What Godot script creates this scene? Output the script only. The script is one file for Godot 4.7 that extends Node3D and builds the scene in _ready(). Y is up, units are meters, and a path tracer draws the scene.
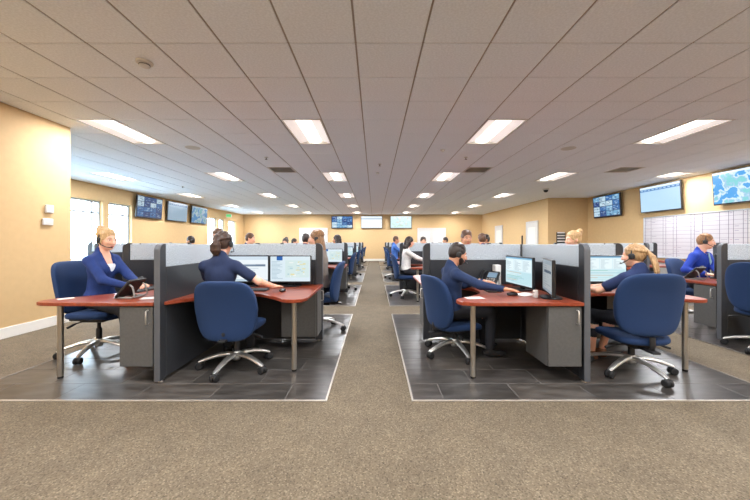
extends Node3D
# An open call-centre room: plus-shaped clusters of four desks on slate floors, yellow walls, tiled ceiling.
# World: x to the right, y up, the room runs away along -z. "d" below is the distance along -z from the camera.

const CEIL := 3.05
const LEFT := -8.66
const NEAR_LEFT := -4.8
const RIGHT := 8.72
const BACK := 21.5
const FRONT := -4.0
const FL := 0.006        # top of the slate tiles
const TOPY := 0.72       # worktop height
const PANEL := 1.215     # divider height

var M := {}              # materials
var cache := {}          # meshes shared between alike things
var used := {}
var rng := RandomNumberGenerator.new()

# ------------------------------------------------------------------ mesh builder
class MB:
	var v := PackedVector3Array()
	var n := PackedVector3Array()
	var uv := PackedVector2Array()
	var idx := PackedInt32Array()

	func add(p: Vector3, nn: Vector3, t := Vector2.ZERO) -> int:
		v.append(p); n.append(nn); uv.append(t)
		return v.size() - 1

	func tri(a: int, b: int, c: int) -> void:
		var f := (v[b] - v[a]).cross(v[c] - v[a])
		if f.dot(n[a] + n[b] + n[c]) > 0.0:
			idx.append(a); idx.append(c); idx.append(b)
		else:
			idx.append(a); idx.append(b); idx.append(c)

	func quad(a: int, b: int, c: int, d: int) -> void:
		tri(a, b, c); tri(a, c, d)

	func face(a: Vector3, b: Vector3, c: Vector3, d: Vector3, nn: Vector3) -> void:
		var i := add(a, nn, Vector2(0, 1)); add(b, nn, Vector2(1, 1)); add(c, nn, Vector2(1, 0)); add(d, nn, Vector2(0, 0))
		quad(i, i + 1, i + 2, i + 3)

	# box with chamfered edges: centre, size
	func box(c: Vector3, s: Vector3, bev := 0.003, B := Basis()) -> void:
		var h := s * 0.5
		bev = minf(bev, minf(h.x, minf(h.y, h.z)) * 0.9)
		if bev <= 0.0:
			for ax in 3:
				for sg in [-1.0, 1.0]:
					var nn := Vector3.ZERO; nn[ax] = sg
					var e1 := (ax + 1) % 3; var e2 := (ax + 2) % 3
					var q := []
					for k in [[-1, -1], [1, -1], [1, 1], [-1, 1]]:
						var p := Vector3.ZERO
						p[ax] = sg * h[ax]; p[e1] = k[0] * h[e1]; p[e2] = k[1] * h[e2]
						q.append(c + B * p)
					face(q[0], q[1], q[2], q[3], B * nn)
			return
		var id := {}
		for sx in [-1, 1]:
			for sy in [-1, 1]:
				for sz in [-1, 1]:
					var sg := Vector3(sx, sy, sz)
					for ax in 3:
						var p := Vector3(sx * (h.x - bev), sy * (h.y - bev), sz * (h.z - bev))
						p[ax] = sg[ax] * h[ax]
						var nn := Vector3.ZERO; nn[ax] = sg[ax]
						var e1 := (ax + 1) % 3; var e2 := (ax + 2) % 3
						id[[sx, sy, sz, ax]] = add(c + B * p, B * nn, Vector2(p[e1] / s[e1] + 0.5, p[e2] / s[e2] + 0.5))
		for ax in 3:
			var e1 := (ax + 1) % 3; var e2 := (ax + 2) % 3
			for sg in [-1, 1]:
				var r := []
				for k in [[-1, -1], [1, -1], [1, 1], [-1, 1]]:
					var key := [0, 0, 0, ax]; key[ax] = sg; key[e1] = k[0]; key[e2] = k[1]
					r.append(id[key])
				quad(r[0], r[1], r[2], r[3])
			for s1 in [-1, 1]:
				for s2 in [-1, 1]:
					var ka := [0, 0, 0, e1]; ka[e1] = s1; ka[e2] = s2
					var r2 := []
					for w in [[-1, e1], [1, e1], [1, e2], [-1, e2]]:
						var k2 := ka.duplicate(); k2[ax] = w[0]; k2[3] = w[1]
						r2.append(id[k2])
					quad(r2[0], r2[1], r2[2], r2[3])
		for sx in [-1, 1]:
			for sy in [-1, 1]:
				for sz in [-1, 1]:
					tri(id[[sx, sy, sz, 0]], id[[sx, sy, sz, 1]], id[[sx, sy, sz, 2]])

	# tube along a path; r is a number or an array of radii; flat squashes it along "up"
	func tube(path: Array, r, seg := 10, flat := 1.0) -> void:
		var m := path.size()
		var up := Vector3.UP
		var rings := []
		for i in m:
			var t: Vector3 = (path[mini(i + 1, m - 1)] - path[maxi(i - 1, 0)]).normalized()
			if absf(t.dot(up)) > 0.95:
				up = Vector3.RIGHT if absf(t.x) < 0.9 else Vector3.BACK
			var sd := t.cross(up).normalized()
			var u2 := sd.cross(t).normalized()
			up = u2
			var rr: float = r[i] if r is Array else r
			var ring := []
			for k in seg:
				var a := TAU * k / seg
				ring.append(add(path[i] + sd * cos(a) * rr + u2 * sin(a) * rr * flat, (sd * cos(a) + u2 * sin(a) / flat).normalized(), Vector2(float(k) / seg, float(i) / m)))
			rings.append(ring)
			if i > 0:
				for k in seg:
					quad(rings[i - 1][k], rings[i - 1][(k + 1) % seg], ring[(k + 1) % seg], ring[k])
		for e in [0, m - 1]:
			var t2: Vector3 = (path[1] - path[0]).normalized() * -1.0 if e == 0 else (path[m - 1] - path[m - 2]).normalized()
			var c := add(path[e], t2)
			var cap := []
			for k in seg:
				cap.append(add(v[rings[e][k]], t2))
			for k in seg:
				tri(c, cap[k], cap[(k + 1) % seg])

	# lathe about y: profile of Vector2(r, y)
	func lathe(pr: Array, seg := 16, T := Transform3D()) -> void:
		var last := []
		for i in pr.size():
			var d: Vector2 = pr[mini(i + 1, pr.size() - 1)] - pr[maxi(i - 1, 0)]
			var nn := Vector2(d.y, -d.x).normalized()
			var ring := []
			for k in seg:
				var a := TAU * k / seg
				ring.append(add(T * Vector3(cos(a) * pr[i].x, pr[i].y, sin(a) * pr[i].x), (T.basis * Vector3(cos(a) * nn.x, nn.y, sin(a) * nn.x)).normalized()))
			if i > 0:
				for k in seg:
					quad(last[k], last[(k + 1) % seg], ring[(k + 1) % seg], ring[k])
			last = ring

	# superellipsoid: half sizes, e1 vertical and e2 outline exponents (1 = round, small = boxy), bend moves points
	func superell(c: Vector3, h: Vector3, e1: float, e2: float, su := 28, sv := 14, B := Basis(), bend = null) -> void:
		var base := v.size()
		var sp := func(x: float, e: float) -> float: return signf(x) * pow(absf(x), e)
		for j in sv + 1:
			var ph := -PI / 2 + PI * j / sv
			for i in su + 1:
				var th := TAU * i / su
				var p := Vector3(h.x * sp.call(cos(ph), e1) * sp.call(cos(th), e2), h.y * sp.call(sin(ph), e1), h.z * sp.call(cos(ph), e1) * sp.call(sin(th), e2))
				if bend != null:
					p = bend.call(p)
				add(c + B * p, Vector3.ZERO, Vector2(float(i) / su, float(j) / sv))
		for j in sv:
			for i in su:
				var a := base + j * (su + 1) + i
				for t in [[a, a + 1, a + su + 2], [a, a + su + 2, a + su + 1]]:
					var f := (v[t[1]] - v[t[0]]).cross(v[t[2]] - v[t[0]])
					for q in t:
						n[q] += f
					idx.append(t[0]); idx.append(t[1]); idx.append(t[2])
		var outward := 0.0
		for q in range(base, v.size()):
			outward += n[q].dot(v[q] - c)
		for j in sv + 1:        # close the seam
			var a := base + j * (su + 1)
			var s := n[a] + n[a + su]
			n[a] = s; n[a + su] = s
		var s0 := Vector3.ZERO; var s1 := Vector3.ZERO
		for i in su + 1:
			s0 += n[base + i]; s1 += n[base + sv * (su + 1) + i]
		for i in su + 1:
			n[base + i] = s0; n[base + sv * (su + 1) + i] = s1
		var sg := 1.0 if outward > 0 else -1.0
		for q in range(base, v.size()):
			n[q] = (n[q] * sg).normalized()
		if sg > 0:
			for q in range(idx.size() - su * sv * 6, idx.size(), 3):
				var w := idx[q + 1]; idx[q + 1] = idx[q + 2]; idx[q + 2] = w

	# polygon in x,z pushed from y0 to y1, with chamfered rims; T turns it
	func prism(poly: PackedVector2Array, y0: float, y1: float, bev := 0.003, T := Transform3D()) -> void:
		var m := poly.size()
		var area := 0.0
		for i in m:
			var a := poly[i]; var b := poly[(i + 1) % m]
			area += a.x * b.y - b.x * a.y
		var sg := 1.0 if area > 0 else -1.0
		var en := []
		for i in m:
			var e := poly[(i + 1) % m] - poly[i]
			en.append(Vector2(e.y, -e.x).normalized() * sg)
		var inner := PackedVector2Array()
		for i in m:
			var a: Vector2 = en[(i - 1 + m) % m]; var b: Vector2 = en[i]
			var h := (a + b).normalized()
			inner.append(poly[i] - h * bev / maxf(0.5, h.dot(a)))
		for i in m:
			var j := (i + 1) % m
			var ni: Vector2 = en[i]; var nj: Vector2 = en[i]
			var pa: Vector2 = en[(i - 1 + m) % m]; var pb: Vector2 = en[j]
			if pa.dot(ni) > 0.8: ni = (pa + en[i]).normalized()
			if pb.dot(nj) > 0.8: nj = (pb + en[i]).normalized()
			var ids := []
			for w in [[poly[i], ni, y0 + bev], [poly[j], nj, y0 + bev], [poly[j], nj, y1 - bev], [poly[i], ni, y1 - bev]]:
				var p2: Vector2 = w[0]; var n2: Vector2 = w[1]
				ids.append(add(T * Vector3(p2.x, w[2], p2.y), T.basis * Vector3(n2.x, 0, n2.y), Vector2(p2.x + p2.y, w[2])))
			quad(ids[0], ids[1], ids[2], ids[3])
			for t in [[y0 + bev, y0, -1.0], [y1 - bev, y1, 1.0]]:
				var q := []
				for w in [[poly[i], ni, t[0]], [poly[j], nj, t[0]], [inner[j], nj, t[1]], [inner[i], ni, t[1]]]:
					var p3: Vector2 = w[0]; var n3: Vector2 = w[1]
					q.append(add(T * Vector3(p3.x, w[2], p3.y), (T.basis * Vector3(n3.x, t[2], n3.y)).normalized(), p3))
				quad(q[0], q[1], q[2], q[3])
		var tr := Geometry2D.triangulate_polygon(inner)
		for t in [[y0, -1.0], [y1, 1.0]]:
			var b0 := v.size()
			for p in inner:
				add(T * Vector3(p.x, t[0], p.y), T.basis * Vector3(0, t[1], 0), p)
			for q in range(0, tr.size(), 3):
				tri(b0 + tr[q], b0 + tr[q + 1], b0 + tr[q + 2])

	func join(o: MB, T := Transform3D()) -> void:
		var b := v.size()
		for i in o.v.size():
			add(T * o.v[i], (T.basis * o.n[i]).normalized(), o.uv[i])
		for i in o.idx:
			idx.append(b + i)

	func mesh() -> ArrayMesh:
		var a := []
		a.resize(Mesh.ARRAY_MAX)
		a[Mesh.ARRAY_VERTEX] = v; a[Mesh.ARRAY_NORMAL] = n; a[Mesh.ARRAY_TEX_UV] = uv; a[Mesh.ARRAY_INDEX] = idx
		var me := ArrayMesh.new()
		me.add_surface_from_arrays(Mesh.PRIMITIVE_TRIANGLES, a)
		return me

# ------------------------------------------------------------------ distance fields meshed as surface nets
class Field:
	var lo := Vector3(1e9, 1e9, 1e9)
	var hi := Vector3(-1e9, -1e9, -1e9)
	var prims := []
	var cell := 0.012

	func _init(c: float) -> void:
		cell = c

	func grow(p: Vector3, r: float) -> void:
		lo = lo.min(p - Vector3(r, r, r)); hi = hi.max(p + Vector3(r, r, r))

	# tapered capsule; op 0 joins, 1 cuts away
	func cap(a: Vector3, b: Vector3, ra: float, rb: float, k := 0.02, op := 0) -> void:
		prims.append([0, op, k, a, b, ra, rb])
		if op == 0:
			grow(a, ra); grow(b, rb)

	func chain(pts: Array, rs: Array, k := 0.02, op := 0) -> void:
		for i in pts.size() - 1:
			cap(pts[i], pts[i + 1], rs[i], rs[i + 1], k, op)

	func ell(c: Vector3, r: Vector3, B := Basis(), k := 0.02, op := 0) -> void:
		prims.append([1, op, k, c, r, B])
		if op == 0:
			var m := maxf(r.x, maxf(r.y, r.z))
			grow(c, m)

	# keeps what lies behind the plane through c with outward normal nn
	func cut(c: Vector3, nn: Vector3) -> void:
		prims.append([2, 2, 0.0, c, nn.normalized()])

	func build() -> MB:
		var out := MB.new()
		var pad := cell * 3.0
		lo -= Vector3(pad, pad, pad); hi += Vector3(pad, pad, pad)
		var nx := int((hi.x - lo.x) / cell) + 2; var ny := int((hi.y - lo.y) / cell) + 2; var nz := int((hi.z - lo.z) / cell) + 2
		var F := PackedFloat32Array()
		F.resize(nx * ny * nz); F.fill(10.0)
		for pr in prims:
			var k: float = pr[2]; var op: int = pr[1]
			var bl: Vector3; var bh: Vector3
			var m := k + cell * 2.5
			if pr[0] == 0:
				var R: float = maxf(pr[5], pr[6]) + m
				bl = pr[3].min(pr[4]) - Vector3(R, R, R); bh = pr[3].max(pr[4]) + Vector3(R, R, R)
			elif pr[0] == 1:
				var B: Basis = pr[5]; var r: Vector3 = pr[4]
				var e := Vector3(absf(B.x.x) * r.x + absf(B.y.x) * r.y + absf(B.z.x) * r.z, absf(B.x.y) * r.x + absf(B.y.y) * r.y + absf(B.z.y) * r.z, absf(B.x.z) * r.x + absf(B.y.z) * r.y + absf(B.z.z) * r.z) + Vector3(m, m, m)
				bl = pr[3] - e; bh = pr[3] + e
			else:
				bl = lo; bh = hi
			var x0 := clampi(int((bl.x - lo.x) / cell), 0, nx - 1); var x1 := clampi(int((bh.x - lo.x) / cell) + 1, 0, nx - 1)
			var y0 := clampi(int((bl.y - lo.y) / cell), 0, ny - 1); var y1 := clampi(int((bh.y - lo.y) / cell) + 1, 0, ny - 1)
			var z0 := clampi(int((bl.z - lo.z) / cell), 0, nz - 1); var z1 := clampi(int((bh.z - lo.z) / cell) + 1, 0, nz - 1)
			if pr[0] == 0:
				var a: Vector3 = pr[3]; var ba: Vector3 = pr[4] - a
				var inv := 1.0 / maxf(ba.length_squared(), 1e-9)
				var ra: float = pr[5]; var dr: float = pr[6] - ra
				for z in range(z0, z1 + 1):
					for y in range(y0, y1 + 1):
						var i := (z * ny + y) * nx + x0
						var pa := Vector3(lo.x + x0 * cell, lo.y + y * cell, lo.z + z * cell) - a
						for x in range(x0, x1 + 1):
							var h := clampf(pa.dot(ba) * inv, 0.0, 1.0)
							var d := (pa - ba * h).length() - ra - dr * h
							var f := F[i]
							if op == 0:
								var g := k - absf(f - d)
								F[i] = minf(f, d) - (g * g / (4.0 * k) if g > 0.0 else 0.0)
							else:
								var g2 := k - absf(f + d)
								F[i] = maxf(f, -d) + (g2 * g2 / (4.0 * k) if g2 > 0.0 else 0.0)
							i += 1
							pa.x += cell
			elif pr[0] == 1:
				var B2: Basis = pr[5].inverse(); var r2: Vector3 = pr[4]
				var rm := minf(r2.x, minf(r2.y, r2.z))
				var ir := Vector3(1.0 / r2.x, 1.0 / r2.y, 1.0 / r2.z)
				for z in range(z0, z1 + 1):
					for y in range(y0, y1 + 1):
						var i := (z * ny + y) * nx + x0
						for x in range(x0, x1 + 1):
							var q: Vector3 = B2 * (Vector3(lo.x + x * cell, lo.y + y * cell, lo.z + z * cell) - pr[3]) * ir
							var l := q.length()
							var g1 := (q * ir).length()
							var d := l * (l - 1.0) / g1 if g1 > 1e-6 else -rm
							var f := F[i]
							if op == 0:
								var g := k - absf(f - d)
								F[i] = minf(f, d) - (g * g / (4.0 * k) if g > 0.0 else 0.0)
							else:
								var g2 := k - absf(f + d)
								F[i] = maxf(f, -d) + (g2 * g2 / (4.0 * k) if g2 > 0.0 else 0.0)
							i += 1
			else:
				for z in nz:
					for y in ny:
						var i := (z * ny + y) * nx
						for x in nx:
							var d: float = (Vector3(lo.x + x * cell, lo.y + y * cell, lo.z + z * cell) - pr[3]).dot(pr[4])
							if d > F[i]:
								F[i] = d
							i += 1
		# vertices
		var at := PackedInt32Array(); at.resize(nx * ny * nz); at.fill(-1)
		var act := PackedInt32Array()
		var lim := cell * 2.2
		var off := PackedInt32Array([0, 1, nx, nx + 1, nx * ny, nx * ny + 1, nx * ny + nx, nx * ny + nx + 1])
		var E := [[0, 1], [2, 3], [4, 5], [6, 7], [0, 2], [1, 3], [4, 6], [5, 7], [0, 4], [1, 5], [2, 6], [3, 7]]
		var C := [Vector3(0, 0, 0), Vector3(1, 0, 0), Vector3(0, 1, 0), Vector3(1, 1, 0), Vector3(0, 0, 1), Vector3(1, 0, 1), Vector3(0, 1, 1), Vector3(1, 1, 1)]
		for z in nz - 1:
			for y in ny - 1:
				var i := (z * ny + y) * nx - 1
				for x in nx - 1:
					i += 1
					var f0 := F[i]
					if f0 > lim or f0 < -lim:
						continue
					var neg := 0
					for q in off:
						if F[i + q] < 0.0:
							neg += 1
					if neg == 0 or neg == 8:
						continue
					var s := Vector3.ZERO
					var cn := 0
					for e in E:
						var fa := F[i + off[e[0]]]; var fb := F[i + off[e[1]]]
						if (fa < 0.0) != (fb < 0.0):
							var t := fa / (fa - fb)
							s += C[e[0]].lerp(C[e[1]], t)
							cn += 1
					at[i] = out.v.size()
					act.append(i)
					out.v.append(lo + (Vector3(x, y, z) + s / cn) * cell)
		out.n.resize(out.v.size()); out.uv.resize(out.v.size())
		var st := [1, nx, nx * ny]
		for i in act:
			var f0 := F[i] < 0.0
			for ax in 3:
				var f1 := F[i + st[ax]] < 0.0
				if f0 == f1:
					continue
				var u: int = st[(ax + 1) % 3]; var w: int = st[(ax + 2) % 3]
				var q0 := at[i]; var q1 := at[i - u]; var q2 := at[i - u - w]; var q3 := at[i - w]
				if q1 < 0 or q2 < 0 or q3 < 0:
					continue
				if f0:
					out.idx.append_array(PackedInt32Array([q0, q2, q1, q0, q3, q2]))
				else:
					out.idx.append_array(PackedInt32Array([q0, q1, q2, q0, q2, q3]))
		for q in range(0, out.idx.size(), 3):
			var a := out.idx[q]; var b := out.idx[q + 1]; var c := out.idx[q + 2]
			var nn := (out.v[c] - out.v[a]).cross(out.v[b] - out.v[a])
			out.n[a] += nn; out.n[b] += nn; out.n[c] += nn
		for q in out.v.size():
			out.n[q] = out.n[q].normalized()
			out.uv[q] = Vector2(out.v[q].x, out.v[q].y)
		return out

# ------------------------------------------------------------------ scene helpers
func numbered(called: String) -> String:
	var k: int = used.get(called, 0)
	used[called] = k + 1
	return called if k == 0 else "%s_%03d" % [called, k]

func thing(called: String, label: String, category: String, at := Vector3.ZERO, turn := 0.0, group := "") -> Node3D:
	var o := Node3D.new()
	o.name = numbered(called)
	add_child(o)
	o.position = at
	o.rotation.y = turn
	o.set_meta("label", label)
	o.set_meta("category", category)
	if group: o.set_meta("group", group)
	return o

func part(parent: Node3D, called: String, me: Mesh, m: Material, at := Vector3.ZERO, rot := Vector3.ZERO) -> MeshInstance3D:
	var o := MeshInstance3D.new()
	o.name = called
	o.mesh = me
	o.material_override = m
	parent.add_child(o, true)
	o.position = at
	o.rotation = rot
	return o

func struct(called: String, me: Mesh = null, m: Material = null, at := Vector3.ZERO) -> Node3D:
	var o: Node3D
	if me:
		o = MeshInstance3D.new()
		o.mesh = me
		o.material_override = m
	else:
		o = Node3D.new()
	o.name = numbered(called)
	add_child(o)
	o.position = at
	o.set_meta("kind", "structure")
	return o

func shared(key: String, make: Callable) -> Mesh:
	if not cache.has(key):
		cache[key] = make.call()
	return cache[key]

func box_mesh(s: Vector3, bev := 0.003, c := Vector3.ZERO) -> Mesh:
	var b := MB.new()
	b.box(c, s, bev)
	return b.mesh()

func rrect(w: float, h: float, r: float, seg := 5) -> PackedVector2Array:
	var p := PackedVector2Array()
	for k in 4:
		var c: Vector2 = [Vector2(w / 2 - r, h / 2 - r), Vector2(-w / 2 + r, h / 2 - r), Vector2(-w / 2 + r, -h / 2 + r), Vector2(w / 2 - r, -h / 2 + r)][k]
		for i in seg + 1:
			var a := PI / 2 * k + PI / 2 * i / seg
			p.append(c + Vector2(cos(a), sin(a)) * r)
	return p

func at(x: float, y: float, d: float) -> Vector3:
	return Vector3(x, y, -d)

func quad_at(pod: Vector3, k: int, u: float, y: float, v: float) -> Vector3:
	return pod + Basis(Vector3.UP, -PI / 2 * k) * Vector3(u, y, v)

# ------------------------------------------------------------------ materials
func mat(c: Color, rough := 0.6, metal := 0.0) -> StandardMaterial3D:
	var m := StandardMaterial3D.new()
	m.albedo_color = c
	m.roughness = rough
	m.metallic = metal
	return m

func rgb8(r: int, g: int, b: int) -> Color:
	return Color(r / 255.0, g / 255.0, b / 255.0)

func noise_image(size: int, freq: float, octaves: int, seed_: int, kind := FastNoiseLite.TYPE_SIMPLEX_SMOOTH) -> Image:
	var f := FastNoiseLite.new()
	f.seed = seed_
	f.noise_type = kind
	f.frequency = freq
	f.fractal_octaves = octaves
	return f.get_seamless_image(size, size)

func grain_tex(size: int, freq: float, octaves: int, seed_: int, a: Color, b: Color, speck := 0.0) -> ImageTexture:
	var im := noise_image(size, freq, octaves, seed_)
	var o := Image.create(size, size, false, Image.FORMAT_RGB8)
	var r := RandomNumberGenerator.new()
	r.seed = seed_
	for y in size:
		for x in size:
			var t := im.get_pixel(x, y).r
			if speck > 0.0:
				t = clampf(t + (r.randf() - 0.5) * speck, 0.0, 1.0)
			o.set_pixel(x, y, a.lerp(b, t))
	return ImageTexture.create_from_image(o)

func tri_map(m: StandardMaterial3D, tex: Texture2D, scale: Vector3, world := true) -> void:
	m.albedo_texture = tex
	m.uv1_triplanar = true
	m.uv1_world_triplanar = world
	m.uv1_scale = scale

func relief(m: StandardMaterial3D, tex: Texture2D, cm: float) -> void:
	m.heightmap_enabled = true
	m.heightmap_texture = tex
	m.heightmap_scale = cm

func glow(m: StandardMaterial3D, tex: Texture2D, e: float) -> void:
	m.emission_enabled = true
	m.emission = Color.BLACK
	m.emission_texture = tex
	m.emission_energy_multiplier = e

func make_materials() -> void:
	var white_noise := grain_tex(256, 0.02, 4, 3, Color(0.97, 0.97, 0.97), Color(1, 1, 1), 0.3)
	# carpet: loop pile, tan with darker and paler tufts
	var ci := Image.create(1024, 1024, false, Image.FORMAT_RGB8)
	var r := RandomNumberGenerator.new()
	r.seed = 11
	var big := noise_image(1024, 0.006, 3, 12)
	var pal := [rgb8(160, 144, 120), rgb8(144, 129, 106), rgb8(176, 160, 134), rgb8(120, 106, 86), rgb8(154, 139, 116), rgb8(186, 171, 146)]
	ci.fill(pal[0])
	for y in range(0, 1024, 4):
		for x in range(0, 1024, 4):
			var c: Color = pal[[0, 0, 1, 2, 3, 4, 5, 1, 0, 4][r.randi() % 10]]
			c = c * (0.93 + 0.14 * big.get_pixel(x, y).r) * (0.94 + 0.12 * r.randf())
			ci.fill_rect(Rect2i((x + r.randi() % 3) % 1020, (y + r.randi() % 3) % 1020, 4, 4), c)
	var ct := ImageTexture.create_from_image(ci)
	M.carpet = mat(rgb8(166, 163, 158), 0.95)
	tri_map(M.carpet, ct, Vector3(0.5, 0.5, 0.5))
	relief(M.carpet, ct, 0.35)
	# slate: streaks along x
	var st := grain_tex(512, 0.010, 5, 21, Color(0.62, 0.60, 0.58), Color(1.0, 1.0, 1.0), 0.08)
	M.slate = []
	for c in [rgb8(88, 84, 80), rgb8(79, 76, 73), rgb8(96, 91, 86), rgb8(84, 80, 77)]:
		var m := mat(c, 0.29)
		tri_map(m, st, Vector3(0.55, 0.55, 2.1))
		relief(m, st, 0.03)
		M.slate.append(m)
	M.grout = mat(rgb8(106, 101, 96), 0.8)
	M.trim_dull = mat(rgb8(118, 110, 100), 0.6)
	M.trim_metal = mat(rgb8(190, 182, 172), 0.4, 0.5)
	# paint and ceiling
	M.wall = mat(rgb8(204, 171, 123), 0.75)
	tri_map(M.wall, white_noise, Vector3(1.3, 1.3, 1.3))
	M.baseboard = mat(rgb8(226, 222, 214), 0.5)
	M.white = mat(rgb8(205, 202, 198), 0.45)
	M.tile_white = mat(rgb8(240, 245, 252), 0.9)
	var ft := grain_tex(256, 0.09, 3, 31, Color(0.93, 0.93, 0.93), Color(1, 1, 1), 0.35)
	tri_map(M.tile_white, ft, Vector3(1.6, 1.6, 1.6))
	relief(M.tile_white, ft, 0.05)
	M.grid = mat(rgb8(160, 150, 142), 0.6)
	M.plenum = mat(rgb8(96, 88, 82), 0.9)
	M.vent = mat(rgb8(200, 198, 194), 0.6)
	M.vent_dark = mat(rgb8(110, 108, 105), 0.8)
	# furniture
	M.panel = mat(rgb8(52, 54, 58), 0.38)
	var pf := grain_tex(256, 0.06, 3, 41, Color(0.9, 0.9, 0.9), Color(1, 1, 1), 0.25)
	tri_map(M.panel, pf, Vector3(2, 2, 2))
	M.post = mat(rgb8(78, 80, 84), 0.45)
	M.laminate = mat(rgb8(86, 85, 83), 0.5)
	tri_map(M.laminate, pf, Vector3(2, 2, 2))
	var gl := grain_tex(512, 0.07, 3, 51, Color(0.55, 0.58, 0.61), Color(1, 1, 1), 0.3)
	M.frost = mat(Color(0.95, 0.98, 1.0, 0.86), 0.28)
	M.frost.transparency = BaseMaterial3D.TRANSPARENCY_ALPHA
	tri_map(M.frost, gl, Vector3(2.2, 2.2, 2.2))
	relief(M.frost, gl, 0.35)
	var wd := grain_tex(512, 0.012, 5, 61, rgb8(110, 40, 22), rgb8(152, 70, 40), 0.06)
	M.cherry = mat(Color.WHITE, 0.32)
	tri_map(M.cherry, wd, Vector3(0.5, 2.0, 3.0), false)
	M.chrome = mat(rgb8(222, 220, 215), 0.34, 0.9)
	M.brushed = mat(rgb8(190, 184, 174), 0.35, 1.0)
	M.black = mat(rgb8(26, 26, 28), 0.5)
	M.rubber = mat(rgb8(22, 22, 23), 0.75)
	var fb := grain_tex(256, 0.2, 2, 71, Color(0.8, 0.8, 0.8), Color(1, 1, 1), 0.5)
	M.blue = mat(rgb8(14, 49, 94), 0.85)
	tri_map(M.blue, fb, Vector3(5, 5, 5), false)
	relief(M.blue, fb, 0.06)
	M.blue.rim_enabled = true; M.blue.rim = 0.35; M.blue.rim_tint = 0.7
	M.bezel = mat(rgb8(24, 25, 28), 0.35)
	M.gray_plastic = mat(rgb8(148, 146, 142), 0.5)
	M.paper = mat(rgb8(232, 230, 226), 0.8)
	M.key = mat(rgb8(44, 45, 48), 0.55)
	M.glass = mat(Color(0.9, 0.97, 1.0, 0.1), 0.02)
	M.glass.transparency = BaseMaterial3D.TRANSPARENCY_ALPHA
	M.alum = mat(rgb8(172, 178, 182), 0.5, 0.1)
	M.asphalt = mat(rgb8(205, 208, 208), 0.9)
	tri_map(M.asphalt, ft, Vector3(0.2, 0.2, 0.2))
	M.lamp = mat(rgb8(245, 243, 238), 0.6)
	M.lamp.emission_enabled = true
	M.lamp.emission = Color(1.0, 0.97, 0.93)
	M.lamp.emission_energy_multiplier = 2.2
	M.lamp_side = mat(rgb8(240, 236, 230), 0.5)
	M.lamp_side.emission_enabled = true
	M.lamp_side.emission = Color(1.0, 0.95, 0.94)
	M.lamp_side.emission_energy_multiplier = 0.36
	M.exit = mat(rgb8(60, 110, 70), 0.5)
	M.exit.emission_enabled = true; M.exit.emission = rgb8(90, 190, 110); M.exit.emission_energy_multiplier = 0.7
	M.leaf = mat(rgb8(70, 92, 52), 0.8)
	# people
	M.eye_white = mat(rgb8(232, 228, 222), 0.3)
	M.iris = mat(rgb8(48, 34, 26), 0.2)
	M.lips = mat(rgb8(176, 92, 84), 0.5)
	M.headset = mat(rgb8(28, 28, 30), 0.45)

func cloth(c: Color) -> StandardMaterial3D:
	var key := "cloth" + c.to_html()
	if not M.has(key):
		var m := mat(c, 0.9)
		if not M.has("weave"):
			M.weave = grain_tex(256, 0.03, 4, 81, Color(0.86, 0.86, 0.86), Color(1, 1, 1), 0.25)
		tri_map(m, M.weave, Vector3(4, 2, 4), false)
		relief(m, M.weave, 0.5)
		m.rim_enabled = true; m.rim = 0.2; m.rim_tint = 0.8
		M[key] = m
	return M[key]

func skin(c: Color) -> StandardMaterial3D:
	var key := "skin" + c.to_html()
	if not M.has(key):
		var m := mat(c, 0.5)
		m.subsurf_scatter_enabled = true
		m.subsurf_scatter_strength = 0.12
		M[key] = m
	return M[key]

func hair_mat(a: Color, b: Color) -> StandardMaterial3D:
	var key := "hair" + a.to_html() + b.to_html()
	if not M.has(key):
		var m := mat(Color.WHITE, 0.45)
		var t := grain_tex(256, 0.05, 4, 91, a, b, 0.2)
		tri_map(m, t, Vector3(9, 1.2, 9), false)
		relief(m, t, 0.5)
		M[key] = m
	return M[key]

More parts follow.
